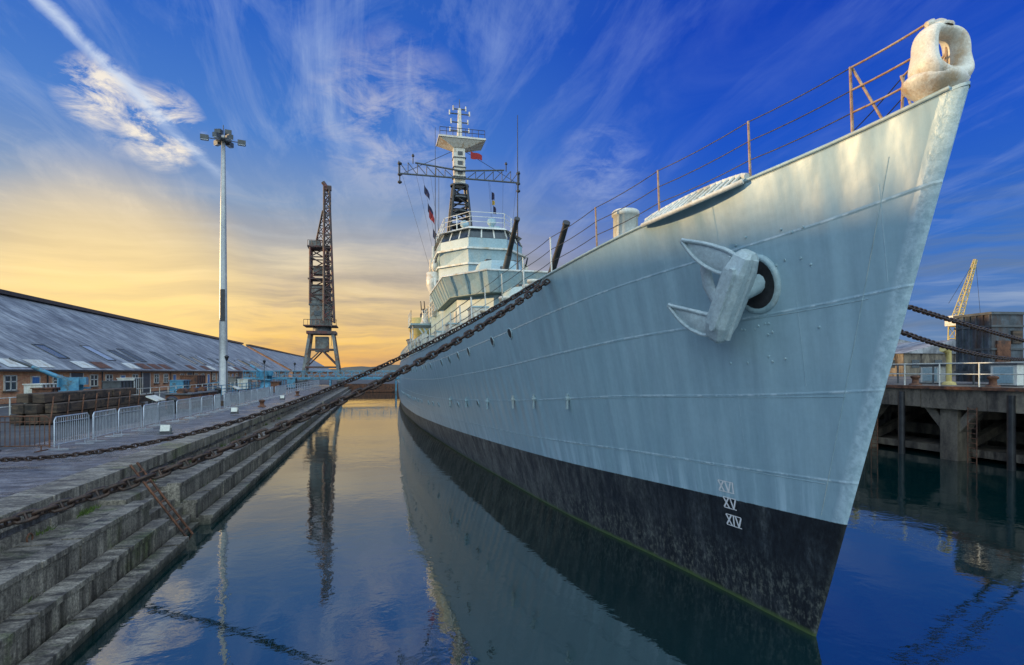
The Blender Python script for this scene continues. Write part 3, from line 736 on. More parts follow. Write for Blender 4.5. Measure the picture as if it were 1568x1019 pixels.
# ------------------------------------------------------------------ right jetty
mb=MB('concrete_jetty')
JX=26.6; JZ=3.5
mb.box((JX+18,30,JZ-.3),(36,140,.6),'pier')
y=-40
while y<100:
    l=random.uniform(2.4,3.4); mb.box((JX-.06+random.uniform(-.03,.03),y+l/2,JZ-.55+random.uniform(-.03,.03)),(.32,l-.04,random.uniform(.95,1.15)),'pier'); y+=l
mb.box((JX-.29,30,JZ-.05),(.14,140,.16),'rust')
mb.box((JX+7,30,.6),(1,140,4.4),'pier')
mb.box((JX+2.2,30,.35),(2.4,140,.35),'pier'); mb.box((JX+5,30,1.0),(2.4,140,.6),'pier')
y=-20
while y<98:
    mb.box((JX+.5,y,.4),(.85,.85,4.6),'pier'); mb.box((JX+3.6,y,2.35),(7,.6,.9),'pier')
    mb.bar((JX+.5,y-.3,1.5),(JX+.5,y-1.4,2.8),.6,.4,'pier'); mb.bar((JX+.5,y+.3,1.5),(JX+.5,y+1.4,2.8),.6,.4,'pier')
    mb.bar((JX+1,y,.6),(JX+5,y,2.2),.4,.4,'pier')
    mb.box((JX+3.8,y+1.4,1.5),(.5,.5,2.6),'pier')
    mb.cyl((JX-.25,y+2.2,-1),(JX-.25,y+2.2,3.2),.16,.16,8,'black')
    mb.cyl((JX-.3,y+3.6,-1),(JX-.3,y+3.6,2.6),.03,.03,5,'rust'); mb.cyl((JX-.3,y+4.0,-1),(JX-.3,y+4.0,2.6),.03,.03,5,'rust')
    for zz in range(12): mb.cyl((JX-.3,y+3.6,.1+zz*.22),(JX-.3,y+4.0,.1+zz*.22),.02,.02,4,'rust',False)
    y+=5.2
mb.build(None,.03)
mb=MB('jetty_railing')
y=-8
while y<95:
    mb.cyl((JX+.5,y,JZ),(JX+.5,y,JZ+1.15),.035,.035,6,'white'); y+=1.9
for h in (.6,1.12): mb.cyl((JX+.5,-8,JZ+h),(JX+.5,95,JZ+h),.028,.028,6,'white')
mb.build()
mb=MB('jetty_railing')
y=-8
while y<95:
    mb.cyl((JX+5.0,y,JZ),(JX+5.0,y,JZ+1.15),.05,.05,6,'darkgrey'); y+=2.3
for h in (.6,1.12): mb.cyl((JX+5.0,-8,JZ+h),(JX+5.0,95,JZ+h),.035,.035,6,'darkgrey')
mb.build()
mb=MB('storage_container')
c=(33.6,24.9,JZ+2.0); rz=R(-8); Qr=Matrix.Rotation(rz,3,'Z'); mb.box(c,(1.9,2.2,3.7),'shed_iron',rz)
for i in range(6):
    q=Qr@Vector((-.98,-1.0+i*.4,0)); mb.box((c[0]+q.x,c[1]+q.y,c[2]),(.08,.10,3.7),'shed_iron',rz)
for i in range(3): mb.box((c[0],c[1],c[2]-1.3+i*1.25),(2.05,2.35,.1),'darkgrey',rz)
q=Qr@Vector((-.3,-1.15,-.6)); mb.box((c[0]+q.x,c[1]+q.y,c[2]+q.z),(.8,.1,2.0),'rust',rz); q=Qr@Vector((.5,-1.15,.6)); mb.box((c[0]+q.x,c[1]+q.y,c[2]+q.z),(.6,.1,.7),'timber',rz)
mb.box((c[0],c[1],c[2]+1.9),(2.1,2.4,.14),'darkgrey',rz); mb.build()
for i,(X,Y,h) in enumerate(((30.4,24.6,2.0),(29.2,29.5,1.4),(33,33,1.9))):
    mb=MB('ventilation_cowl'); mb.tube([(X,Y,JZ),(X,Y,JZ+h*.7),(X-.05,Y,JZ+h*.9),(X-.35,Y,JZ+h)],1,12,'yellow',rs=[.14,.13,.16,.24]); mb.lathe((X,Y,JZ),[(.35,0),(.3,.15),(.15,.2)],12,'yellow'); mb.build()
mb=MB('mooring_post'); mb.lathe((34,22.1,JZ),[(.5,0),(.5,.2),(.32,.3),(.3,1.8),(.42,1.95),(.42,2.1),(.1,2.2)],16,'rust'); mb.build()
for X,Y in ((30.4,21.5),(33,27.5),(30,36)):
    mb=MB('equipment_cabinet'); mb.box((X,Y,JZ+.55),(.9,1.2,1.0),'white'); mb.box((X,Y,JZ+1.08),(1.0,1.3,.08),'darkgrey'); mb.box((X-.47,Y,JZ+.55),(.04,.9,.8),'paint'); mb.box((X,Y,JZ+.03),(1,1.3,.06),'black'); mb.build()
def bollard(X,Y,z):
    mb=MB('mooring_bollard'); mb.lathe((X,Y,z),[(.30,0),(.30,.05),(.17,.09),(.15,.32),(.23,.40),(.24,.46),(.16,.52),(.01,.54)],16,'rust'); mb.build()
for X,Y,z in ((28.6,21,JZ),(28.6,25,JZ),(-11.3,19.05,QZ),(-8.3,46,QZ),(-8.3,66,QZ),(-9.5,4.9,QZ)): bollard(X,Y,z)
for X,Y,W_,H_,L_ in ((75,130,20,5,50),(130,150,30,7,60),(100,95,22,4,30)):
    mb=MB('waterfront_building'); mb.box((X,Y,3.44+H_/2),(W_,L_,H_),'pier')
    mb.prism([(X-W_/2-.4,Y-L_/2-.4),(X+W_/2+.4,Y-L_/2-.4),(X+W_/2+.4,Y+L_/2+.4),(X-W_/2-.4,Y+L_/2+.4)],3.44+H_,3.44+H_+2.5,'roof',[(X-.1,Y-L_/2-.4),(X+.1,Y-L_/2-.4),(X+.1,Y+L_/2+.4),(X-.1,Y+L_/2+.4)])
    for k in range(int(L_/5)): mb.box((X-W_/2-.02,Y-L_/2+2.5+k*5,3.44+H_*.55),(.1,1.6,1.4),'window')
    for k in range(int(W_/5)): mb.box((X-W_/2+2.5+k*5,Y-L_/2-.02,3.44+H_*.55),(1.6,.1,1.4),'window')
    mb.build()
mb=MB('distant_crane')
mb.lattice((146,116,3.4),(146,116,16),3.0,2.4,4,.12,'yellow',.2); mb.box((146,116,17.4),(3.6,3.6,2.6),'cream'); mb.lattice((146,116,18),(149.5,114,33),1.6,.5,10,.08,'yellow',.14)
mb.cyl((149.5,114,33),(151,113,8),.05,.05,4,'black'); mb.cyl((144.5,117,22),(149.5,114,33),.05,.05,4,'black'); mb.build()

# ------------------------------------------------------------------ brick shed
def shed(Y0,Y1,nm):
    E=empty(nm); ex,rx,bx=-29.5,-45,-61; ez,rz=4.75,13.9
    mb=MB('walls'); mb.box((ex-.15,(Y0+Y1)/2,(QZ+ez)/2),(.3,Y1-Y0,ez-QZ),'brick'); mb.box((bx+.15,(Y0+Y1)/2,(QZ+ez)/2),(.3,Y1-Y0,ez-QZ),'brick')
    for y in (Y0,Y1): mb.add([(ex-.01,y,QZ),(bx+.01,y,QZ),(bx+.01,y,ez),(rx,y,rz-.1),(ex-.01,y,ez)],[(0,1,2,3,4)],'brick')
    mb.build(E)
    mb=MB('roof'); s=(rz-ez)/(ex-rx)
    for sg,e in ((1,ex),(-1,bx)):
        o=e+sg*.55; zo=ez-.55*s*.98
        vs=[(o,Y0-.4,zo),(o,Y1+.4,zo),(rx,Y1+.4,rz),(rx,Y0-.4,rz)]; vs+= [(a_,b_,c_-.18) for a_,b_,c_ in vs]
        mb.add(vs,[(0,1,2,3),(4,7,6,5),(0,4,5,1),(0,3,7,4),(1,5,6,2)],'roof')
    mb.box((rx,(Y0+Y1)/2,rz+.12),(1.6,Y1-Y0+.9,.5),'black')
    def rp(x,y,off): return (x,y,ez+(ex-x)*s+off)
    y=Y0+6
    while y<min(Y1,200):
        if random.random()<.75:
            xa,xb=-30.9,-33.8+random.choice((0,.6,1.0))
            vs=[rp(xa,y,.05),rp(xa,y+2.2,.05),rp(xb,y+2.2,.05),rp(xb,y,.05)]; mb.add(vs,[(0,1,2,3)],random.choice(('window','window','galv','darkgrey')))
            for (p,q) in ((0,1),(1,2),(2,3),(3,0)): mb.bar(vs[p],vs[q],.10,.08,'darkgrey')
        y+=random.uniform(4.2,6.6)
    mb.box((ex+.62,(Y0+Y1)/2,ez-.42),(.16,Y1-Y0,.16),'black')
    y=Y0+3
    while y<min(Y1,150):
        if random.random()<.6: vs=[rp(-29.2,y,.06),rp(-29.2,y+3.0,.06),rp(-30.4,y+3.0,.06),rp(-30.4,y,.06)]; mb.add(vs,[(0,1,2,3)],random.choice(('rust','rust','white')))
        y+=4
    mb.build(E)
    mb=MB('windows_and_doors'); y=Y0+2; i=0
    while y<min(Y1,205):
        X=ex+.02
        if i%5==2:
            mb.box((X,y,QZ+1.08),(.12,1.1,2.1),'door'); mb.box((X,y,QZ+2.2),(.16,1.35,.12),'white')
            for dy in (-.62,.62): mb.box((X,y+dy,QZ+1.1),(.16,.12,2.2),'white')
        elif i%5==4:
            mb.box((X,y,QZ+1.25),(.12,2.4,2.5),'darkgrey')
            for dy in (-1.25,1.25): mb.box((X,y+dy,QZ+1.25),(.16,.12,2.5),'white')
        else:
            mb.box((X,y,QZ+1.7),(.08,1.5,1.2),'window')
            for dy in (-.8,0,.8): mb.box((X+.03,y+dy,QZ+1.7),(.12,.1,1.3),'white')
            for dz in (-.6,.1,.6): mb.box((X+.04,y,QZ+1.7+dz),(.10,1.68,.09),'white')
            mb.box((X+.05,y,QZ+1.0),(.25,1.9,.1),'pier')
        if i%3==0: mb.cyl((X+.15,y+1.7,QZ),(X+.15,y+1.7,ez-.4),.07,.07,6,'black')
        y+=3.6; i+=1
    mb.build(E)
shed(-40,212,'brick_shed'); shed(224,430,'brick_shed')

# ------------------------------------------------------------------ floodlight mast
mb=MB('floodlight_mast'); X,Y=-16.9,70.9
mb.lathe((X,Y,QZ),[(.6,0),(.6,.3),(.46,.35),(.44,6),(.40,12),(.31,22),(.2,29.6),(.05,29.7)],16,'pole')
mb.box((X+.03,Y-.46,QZ+10.2),(.5,.12,3.6),'black')
for zz in (6,12,18,24): mb.lathe((X,Y,QZ+zz),[(.48-.009*zz,0),(.48-.009*zz,.15)],12,'darkgrey')
mb.lathe((X,Y,QZ+28.9),[(.3,0),(.8,.1),(.8,.25),(.3,.3)],12,'darkgrey')
for k in range(6):
    a=k*math.pi/3+.2; r=1.9 if k%3==0 else 1.25
    d=Vector((math.cos(a),math.sin(a),0)); e=Vector((X,Y,QZ+29.1))+d*r
    mb.cyl((X,Y,QZ+29.1),e,.05,.05,6,'darkgrey'); mb.box(e+Vector((0,0,.0)),(.85,.5,.5),'darkgrey',a,None); mb.box(e+Vector((0,0,-.28)),(.75,.42,.06),'galv',a)
for s in (-1,1): mb.box((X+s*.5,Y,QZ+30.0),(.7,.5,.5),'darkgrey',.3*s); mb.cyl((X,Y,QZ+29),(X+s*.5,Y,QZ+30),.06,.06,5,'darkgrey')
mb.cyl((X,Y,QZ+29),(X,Y,QZ+30.8),.05,.05,6,'darkgrey'); mb.build()

# ------------------------------------------------------------------ dock crane
mb=MB('dockside_crane'); X,Y=-10.9,126; z0=QZ
for sx in (-1,1):
    for sy in (-1,1):
        mb.bar((X+sx*3.7,Y+sy*3.5,z0+.6),(X+sx*2.3,Y+sy*2.2,z0+10.5),.55,.55,'cranegrey')
        mb.box((X+sx*3.8,Y+sy*3.5,z0+.4),(1.2,2.2,.8),'darkgrey')
    mb.bar((X+sx*3.4,Y-3.2,z0+3.6),(X+sx*3.4,Y+3.2,z0+3.6),.35,.35,'crane'); mb.bar((X+sx*3.4,Y-3.2,z0+3.6),(X+sx*2.5,Y+2.4,z0+9.8),.22,.22,'crane')
for yy in (-3.1,3.1):
    mb.bar((X-3.3,Y+yy,z0+3.6),(X+3.3,Y+yy,z0+3.6),.35,.35,'crane'); mb.bar((X-3.3,Y+yy,z0+3.8),(X,Y+yy*.8,z0+7.2),.25,.25,'crane'); mb.bar((X+3.3,Y+yy,z0+3.8),(X,Y+yy*.8,z0+7.2),.25,.25,'crane')
    mb.bar((X-2.8,Y+yy*.8,z0+7.3),(X+2.8,Y+yy*.8,z0+7.3),.3,.3,'crane')
mb.box((X,Y,z0+8.4),(2.6,2.6,3.2),'cranegrey')
mb.box((X,Y,z0+10.8),(5.8,5.6,.6),'crane')
mb.lathe((X,Y,z0+11.1),[(1.9,0),(1.9,.9),(1.6,1),(.01,1)],16,'darkgrey')
mb.box((X-.2,Y,z0+12.2),(6.6,5.8,.22),'crane')
for a in range(9):
    xx=X-3.4+.8*a; mb.cyl((xx,Y-2.9,z0+12.2),(xx,Y-2.9,z0+13.4),.05,.05,4,'crane',False)
mb.cyl((X-3.4,Y-2.9,z0+13.4),(X+3.1,Y-2.9,z0+13.4),.06,.06,4,'crane')
mb.box((X-.2,Y,z0+14.4),(4.2,4,4.2),'cranegrey'); mb.box((X-.2,Y,z0+16.6),(4.6,4.4,.25),'darkgrey')
mb.box((X-.8,Y-2.1,z0+14.8),(1.2,.1,1),'window'); mb.box((X+.9,Y-2.1,z0+14.8),(1.0,.1,1),'window')
mb.box((X-.2,Y,z0+18.8),(3.6,3.4,4.0),'cranegrey')
for zz in (17.6,18.8,20.0): mb.box((X-.2,Y-.02,z0+zz),(3.75,3.55,.14),'crane')
mb.lattice((X-.4,Y,z0+16.7),(X-.6,Y,z0+28.5),3.8,3.3,6,.13,'crane',.24)
mb.box((X-.6,Y,z0+22.0),(4.2,3.9,.2),'crane')
mb.box((X-.6,Y,z0+23.9),(2.2,2.2,1.6),'cranegrey')
mb.box((X-.5,Y,z0+28.7),(4.6,4,.3),'crane'); mb.box((X-1.4,Y,z0+29.4),(2.2,2.6,1.1),'cranegrey')
for a in range(6): mb.cyl((X-2.7+.85*a,Y-2,z0+28.8),(X-2.7+.85*a,Y-2,z0+29.9),.05,.05,4,'crane',False)
mb.cyl((X-2.7,Y-2,z0+29.9),(X+1.6,Y-2,z0+29.9),.05,.05,4,'crane')
mb.lattice((X+1.6,Y-2.6,z0+12.8),(X+1.15,Y-3.4,z0+40.6),2.0,1.0,20,.11,'crane',.2)
mb.box((X+1.3,Y-3.4,z0+40.4),(1.6,.9,.9),'crane'); mb.cyl((X+.4,Y-3.4,z0+41.6),(X+1.7,Y-3.4,z0+39.8),.4,.4,8,'crane')
mb.lattice((X-.6,Y,z0+28.8),(X+.5,Y-2.2,z0+36),1.6,.5,5,.08,'crane',.14)
mb.cyl((X-1,Y,z0+30),(X+1.1,Y-3.4,z0+40),.05,.05,4,'black'); mb.cyl((X+2.0,Y-3.6,z0+40.5),(X+2.1,Y-3.6,z0+8),.045,.045,4,'black')
mb.build()

# ------------------------------------------------------------------ quay furniture
FX=-10.2
def barrier(mb,p0,p1,mat='galv',z=QZ,h=1.1,gap=.13):
    p0=Vector((*p0,z));p1=Vector((*p1,z)); U=Vector((0,0,1)); d=(p1-p0).normalized()
    mb.tube([p0+U*.12,p0+U*(h-.1),p0+d*.1+U*h,p1-d*.1+U*h,p1+U*(h-.1),p1+U*.12],.026,6,mat)
    mb.cyl(p0+U*.18,p1+U*.18,.020,.020,5,mat,False); mb.cyl(p0+U*(h-.18),p1+U*(h-.18),.016,.016,5,mat,False)
    n=int((p1-p0).length/gap)
    for i in range(1,n): q=p0.lerp(p1,i/n); mb.cyl(q+U*.18,q+U*h,.013,.013,4,mat,False)
    sd=Vector((d.y,-d.x,0))
    for e in (p0+d*.25,p1-d*.25): mb.bar(e-sd*.3+U*.02,e+sd*.3+U*.02,.05,.03,mat); mb.cyl(e,e+U*.18,.02,.02,5,mat,False)
y=21.8
while y<70:
    mb=MB('crowd_barrier'); o=random.uniform(-.12,.12); barrier(mb,(FX+o,y),(FX+random.uniform(-.12,.12),y+2.15)); mb.build(); y+=2.3
mb=MB('quay_railing')
y=71
while y<112: mb.cyl((FX,y,QZ),(FX,y,QZ+1.1),.045,.045,5,'galv'); y+=2
for h in (.4,.75,1.08): mb.cyl((FX,71,QZ+h),(FX,112,QZ+h),.03,.03,5,'galv')
mb.build()
mb=MB('iron_fence')
x=FX-.2
while x>-20:
    barrier(mb,(x,21.7),(x-1.9,21.9),'rust',QZ,1.15,.14); x-=2.05
mb.build()
mb=MB('white_gate'); barrier(mb,(-12.9,18.6),(-14.9,18.4),'white',QZ,1.35,.14)
barrier(mb,(-15.0,18.4),(-17,18.2),'white',QZ,1.35,.14); mb.build()
mb=MB('blue_railing')
y=52
while y<112: mb.cyl((-16,y,QZ),(-16,y,QZ+1.2),.05,.05,5,'blue'); y+=2.4
for h in (.45,.8,1.18): mb.cyl((-16,52,QZ+h),(-16,112,QZ+h),.04,.04,5,'blue')
mb.build()
mb=MB('white_railing')
y=30
while y<112: mb.cyl((-21,y,QZ),(-21,y,QZ+1.1),.04,.04,5,'white'); y+=2.4
for h in (.55,1.08): mb.cyl((-21,30,QZ+h),(-21,112,QZ+h),.03,.03,5,'white')
mb.build()
mb=MB('timber_stack')
for lvl in range(3):
    for k in range(3-(lvl==2)):
        y=32.0+random.uniform(0,.6)+lvl*.4
        for seg in range(3):
            l=random.uniform(3.4,4.4); mb.box((-17.0+k*.62+random.uniform(-.05,.05),y+l/2,QZ+.28+lvl*.5),(.52,l,.46),'timber',random.uniform(-.02,.02)); y+=l+.1
for i in range(8): mb.bar((-15.4,32.2+i*1.5,QZ+.1),(-15.4,32.5+i*1.5,QZ+1.4),.05,.07,'rust')
mb.build(None,.03)
mb=MB('rusty_steel_box'); mb.box((-17.5,27.6,QZ+.62),(2.2,1.9,1.1),'rust'); mb.box((-17.5,27.6,QZ+1.22),(2.4,2.1,.1),'timber'); mb.box((-16.38,27.6,QZ+.6),(.08,.12,1.1),'black'); mb.box((-17.5,26.62,QZ+.6),(.12,.08,1.1),'black'); mb.box((-17.5,27.6,QZ+.04),(2.3,.3,.08),'timber'); mb.build(None,.02)
mb=MB('steel_dock_blocks')
for k in range(3): mb.box((-13.4,45+k*2.4,QZ+.5),(1.6,1.9,1.0),'rust'); mb.box((-13.4,45+k*2.4,QZ+1.04),(1.8,2.1,.1),'darkgrey'); mb.cyl((-13.4,44.6+k*2.4,QZ+1.2),(-13.4,45.4+k*2.4,QZ+1.2),.25,.25,10,'rust')
mb.build(None,.03)
def navgun(X,Y,s=1.,rot=0):
    mb=MB('naval_deck_gun'); Q=Matrix.Rotation(rot,3,'Z')
    def P(x,y,z): q=Q@Vector((x*s,y*s,0)); return Vector((X+q.x,Y+q.y,QZ+z*s))
    b0=P(0,0,0); mb.lathe((b0.x,b0.y,QZ),[(1.2*s,0),(1.2*s,.2*s),(.7*s,.35*s),(.5*s,1.1*s),(.75*s,1.2*s),(.75*s,1.35*s),(.01,1.36*s)],16,'blue')
    for sy in (-.45,.45): mb.box(P(0,sy,1.75),(1.0*s,.12*s,.9*s),'blue',rot)
    mb.box(P(.1,0,2.0),(1.5*s,.5*s,.5*s),'blue',rot)
    mb.cyl(P(-.3,0,2.05),P(-2.2,0,2.95),.16*s,.12*s,10,'blue'); mb.cyl(P(-2.2,0,2.95),P(-3.4,0,3.5),.09*s,.07*s,10,'darkgrey')
    mb.box(P(.2,.9,1.5),(1.1*s,.5*s,.12*s),'blue',rot); mb.box(P(-.5,.75,1.9),(.08*s,.5*s,.6*s),'blue',rot); mb.box(P(-.5,-.75,1.9),(.08*s,.5*s,.6*s),'blue',rot)
    mb.tube([P(.1+.3*math.cos(t),1.2,1.9+.3*math.sin(t)) for t in [i*.524 for i in range(12)]],.03*s,5,'galv',True)
    mb.build()
navgun(-20.0,44.5,1.0,R(8)); navgun(-15,86,1.2,R(-30))
def bench(X,Y):
    mb=MB('wooden_bench')
    for k in range(3): mb.box((X+.16*k,Y,QZ+.45),(.13,1.7,.04),'timber')
    for k in range(3): mb.box((X-.12-.03*k,Y,QZ+.58+.14*k),(.035,1.7,.1),'timber')
    for dy in (-.7,.7): mb.box((X+.15,Y+dy,QZ+.22),(.45,.06,.44),'black'); mb.bar((X-.08,Y+dy,QZ+.4),(X-.2,Y+dy,QZ+.95),.06,.04,'black')
    mb.build()
for p in ((-17,50),(-17.2,57),(-18,66)): bench(*p)
def bin_(X,Y):
    mb=MB('litter_bin'); mb.lathe((X,Y,QZ),[(.24,0),(.3,.8),(.32,.85),(.3,.95),(.15,1.05),(.01,1.08)],14,'black'); mb.box((X+.22,Y-.18,QZ+.88),(.2,.2,.12),'darkgrey'); mb.build()
bin_(-12.5,40); bin_(-15.5,63); bin_(-18,76)
def board(X,Y):
    mb=MB('information_board'); mb.cyl((X,Y-.5,QZ),(X,Y-.5,QZ+1.1),.04,.04,6,'darkgrey'); mb.cyl((X,Y+.5,QZ),(X,Y+.5,QZ+1.1),.04,.04,6,'darkgrey')
    mb.box((X,Y,QZ+1.2),(.6,1.3,.06),'white',0,Matrix.Rotation(R(25),3,'Y')); mb.build()
board(-11.4,34); board(-12,55)
def floodbox(X,Y):
    mb=MB('ground_floodlight'); mb.box((X,Y,QZ+.32),(.34,.22,.26),'white',.4,Matrix.Rotation(R(-20),3,'X')); mb.bar((X-.19,Y,QZ+.1),(X-.19,Y,QZ+.35),.03,.05,'darkgrey'); mb.bar((X+.19,Y,QZ+.1),(X+.19,Y,QZ+.35),.03,.05,'darkgrey'); mb.box((X,Y,QZ+.12),(.45,.3,.05),'darkgrey'); mb.build()
floodbox(-8.2,25.5); floodbox(-8.2,37); floodbox(-8.2,55)
def cableheap(X,Y,r):
    mb=MB('rope_coil')
    for k in range(5): mb.tube([(X+(r-.03*k)*math.cos(t),Y+(r-.03*k)*math.sin(t),QZ+.05+.07*k) for t in [i*.35 for i in range(18)]],.04,6,'timber',True)
    mb.build()
cableheap(-11.6,48,.5); cableheap(-10.6,17.2,.42)
for X,Y,w,l,h,mt in ((-23,48,1.2,2,1.3,'rust'),(-24,62,1.5,3,1.6,'darkgrey'),(-22,73,1.4,2.4,1.5,'blue'),(-24,85,2,4,2.0,'rust'),(-22,98,1.6,3,1.7,'cranegrey'),(-26,53,1.2,2.2,1.5,'white'),(-26,70,1.6,2.2,1.8,'white'),(-19,92,1.4,2.6,1.4,'white'),(-12.4,78,1.0,1.6,1.2,'rust'),(-13,97,1.2,2,1.5,'blue'),(-25,39,1.4,2,1.4,'blue')):
    mb=MB('machinery_crate'); mb.box((X,Y,QZ+h/2+.1),(w,l,h),mt)
    for k in range(4): mb.box((X+w/2+.03,Y-l/2+l*(k+.5)/4,QZ+h/2+.1),(.06,.1,h),'black')
    mb.box((X,Y,QZ+h+.14),(w+.15,l+.15,.08),mt); mb.box((X,Y-l/2+.2,QZ+.05),(w,.2,.1),'timber'); mb.box((X,Y+l/2-.2,QZ+.05),(w,.2,.1),'timber'); mb.build()
for X,Y in ((-14,60),(-14.5,82),(-19,80),(-13.5,104)):
    mb=MB('street_lamp'); mb.lathe((X,Y,QZ),[(.14,0),(.12,.6),(.06,.7),(.05,3.6),(.04,3.7)],10,'darkgrey'); mb.lathe((X,Y,QZ+3.7),[(.08,0),(.2,.35),(.22,.4),(.05,.55)],8,'black'); mb.build()
M['grass']=weathered('grass',(.05,.09,.015),(.12,.18,.03),6,.8)
mb=MB('weeds')
for k in range(44):
    cy=random.choice([random.uniform(6,15),random.uniform(17,40)]); cxx=random.choice([QX+.03,QX+.08,-7.1,-5.25]); zz=QZ if cxx<-7 else (1.12 if cxx<-6 else .64)
    for j in range(30):
        bx_=cxx+random.gauss(0,.04); by=cy+random.gauss(0,.2); h=random.uniform(.04,.13); a_=random.uniform(0,6.28)
        dx,dy=math.cos(a_)*.012,math.sin(a_)*.012; lx,ly=random.gauss(0,.04),random.gauss(0,.04)
        mb.add([(bx_-dx,by-dy,zz),(bx_+dx,by+dy,zz),(bx_+lx,by+ly,zz+h)],[(0,1,2)],'grass')
mb.build()
M['hill']=weathered('hill_foliage',(.05,.065,.06),(.09,.10,.09),.01,.95)
mb=MB('distant_hills'); vs=[];K=160
for i in range(K+1):
    X=-1500+3600*i/K; h=15+6*math.sin(i*.11)+3*math.sin(i*.37+1)+2*math.sin(i*1.3)+random.uniform(-1,1)
    vs+=[(X,1500,1),(X,1650,h),(X,1900,1)]
mb.add(vs,[f for i in range(K) for f in ((3*i,3*i+3,3*i+4,3*i+1),(3*i+1,3*i+4,3*i+5,3*i+2))],'hill',True); mb.build()

# ------------------------------------------------------------------ world
w=bpy.data.worlds.new("World"); scene.world=w; w.use_nodes=True; nt=w.node_tree; bg=nt.nodes['Background']
SE,SA=R(8.0),R(-70)
sky=N(nt,"ShaderNodeTexSky"); sky.sky_type='NISHITA'; sky.sun_disc=False; sky.sun_elevation=SE; sky.sun_rotation=SA; sky.air_density=1.2; sky.ozone_density=3
g=N(nt,"ShaderNodeTexCoord").outputs['Generated']
nrm=N(nt,"ShaderNodeVectorMath",operation='NORMALIZE'); L(nt,g,nrm.inputs[0]); g=nrm.outputs[0]
sp=N(nt,"ShaderNodeSeparateXYZ"); L(nt,g,sp.inputs[0]); X_,Y_,Z_=sp.outputs
zc=mathn(nt,'MAXIMUM',Z_,0)
def dotv(v):
    n_=N(nt,"ShaderNodeVectorMath",operation='DOT_PRODUCT'); L(nt,g,n_.inputs[0]); n_.inputs[1].default_value=v; return n_.outputs['Value']
colL=ramp(nt,zc,[(0,(1.0,.46,.09)),(.05,(1.0,.62,.17)),(.11,(.92,.66,.30)),(.18,(.60,.52,.40)),(.26,(.24,.34,.52)),(.36,(.07,.21,.60)),(.5,(.02,.12,.55)),(.7,(.03,.10,.42))])
colR=ramp(nt,zc,[(0,(.16,.27,.42)),(.07,(.09,.20,.45)),(.18,(.03,.15,.55)),(.35,(.006,.08,.56)),(.5,(.003,.05,.48)),(.75,(.02,.08,.4))])
hl=mathn(nt,'SQRT',mathn(nt,'ADD',mathn(nt,'MULTIPLY',X_,X_),mathn(nt,'MULTIPLY',Y_,Y_)))
dt=mathn(nt,'DIVIDE',mathn(nt,'ADD',mathn(nt,'MULTIPLY',X_,-.42),mathn(nt,'MULTIPLY',Y_,.907)),mathn(nt,'MAXIMUM',hl,.02))
azf=ramp(nt,dt,[(.50,(0,0,0)),(.97,(1,1,1))],'EASE')
base=mix(nt,azf,colR,colL)
den=mathn(nt,'ADD',zc,.16)
cm=N(nt,"ShaderNodeCombineXYZ"); L(nt,mathn(nt,'DIVIDE',X_,den),cm.inputs[0]); L(nt,mathn(nt,'DIVIDE',Y_,den),cm.inputs[1])
def lay(rot,scl,loc,sc,det,ro,di):
    mp=N(nt,"ShaderNodeMapping"); mp.inputs['Rotation'].default_value=(0,0,R(rot)); mp.inputs['Scale'].default_value=(*scl,1); mp.inputs['Location'].default_value=(*loc,0); L(nt,cm.outputs[0],mp.inputs[0])
    return noise(nt,mp.outputs[0],sc,det,ro,di)
c1=lay(62,(1.6,.8),(4,7),1.9,10,.64,.8)
c2=lay(48,(3.4,.8),(3,1),1.6,10,.66,.6)
big=noise(nt,cm.outputs[0],1.1,3,.5)
cl=mathn(nt,'ADD',mathn(nt,'MULTIPLY',ramp(nt,c1,[(.50,(0,0,0)),(.80,(1,1,1))]),.6),mathn(nt,'MULTIPLY',ramp(nt,c2,[(.48,(0,0,0)),(.78,(1,1,1))]),.75))
cl=mathn(nt,'MULTIPLY',cl,ramp(nt,big,[(.36,(.2,.2,.2)),(.62,(1.0,1.0,1.0))]),True)
cl=mathn(nt,'MULTIPLY',cl,mathn(nt,'ADD',.34,mathn(nt,'MULTIPLY',azf,.5)),True)
ccL=ramp(nt,zc,[(0,(.80,.42,.18)),(.1,(.85,.58,.34)),(.2,(.70,.62,.54)),(.32,(.60,.66,.76)),(.5,(.55,.68,.9))])
ccR=ramp(nt,zc,[(0,(.45,.46,.52)),(.15,(.38,.47,.68)),(.5,(.36,.52,.9))])
col=mix(nt,cl,base,mix(nt,azf,ccR,ccL))
fine=lay(20,(1,1),(5,2),6.5,9,.68,.5)
pf=None
for v_,lim,k_ in (((-.357,.859,.367),.9986,1.0),((-.294,.892,.344),.9982,1.0),((-.325,.877,.352),.9972,.55),((.025,.917,.397),.990,.30),((.36,.87,.33),.994,.30)):
    dq=dotv(v_); q=mathn(nt,'DIVIDE',mathn(nt,'SUBTRACT',dq,lim),1-lim,True)
    q=mathn(nt,'MULTIPLY',mathn(nt,'MULTIPLY',q,ramp(nt,fine,[(.42,(0,0,0)),(.62,(1,1,1))])),k_*1.3,True)
    pf=q if pf is None else mathn(nt,'MAXIMUM',pf,q)
col=mix(nt,pf,col,mix(nt,azf,(.5,.66,.95),(.95,.86,.74)))
cn=mathn(nt,'ABSOLUTE',mathn(nt,'ADD',dotv((-.697,.057,-.715)),mathn(nt,'MULTIPLY',mathn(nt,'SUBTRACT',fine,.5),.022)))
cn=mathn(nt,'MULTIPLY',ramp(nt,cn,[(.001,(1,1,1)),(.012,(0,0,0))]),ramp(nt,zc,[(.27,(0,0,0)),(.34,(.8,.8,.8)),(.7,(.6,.6,.6))]))
cn=mathn(nt,'MULTIPLY',cn,ramp(nt,Y_,[(.5,(0,0,0)),(.6,(1,1,1))]))
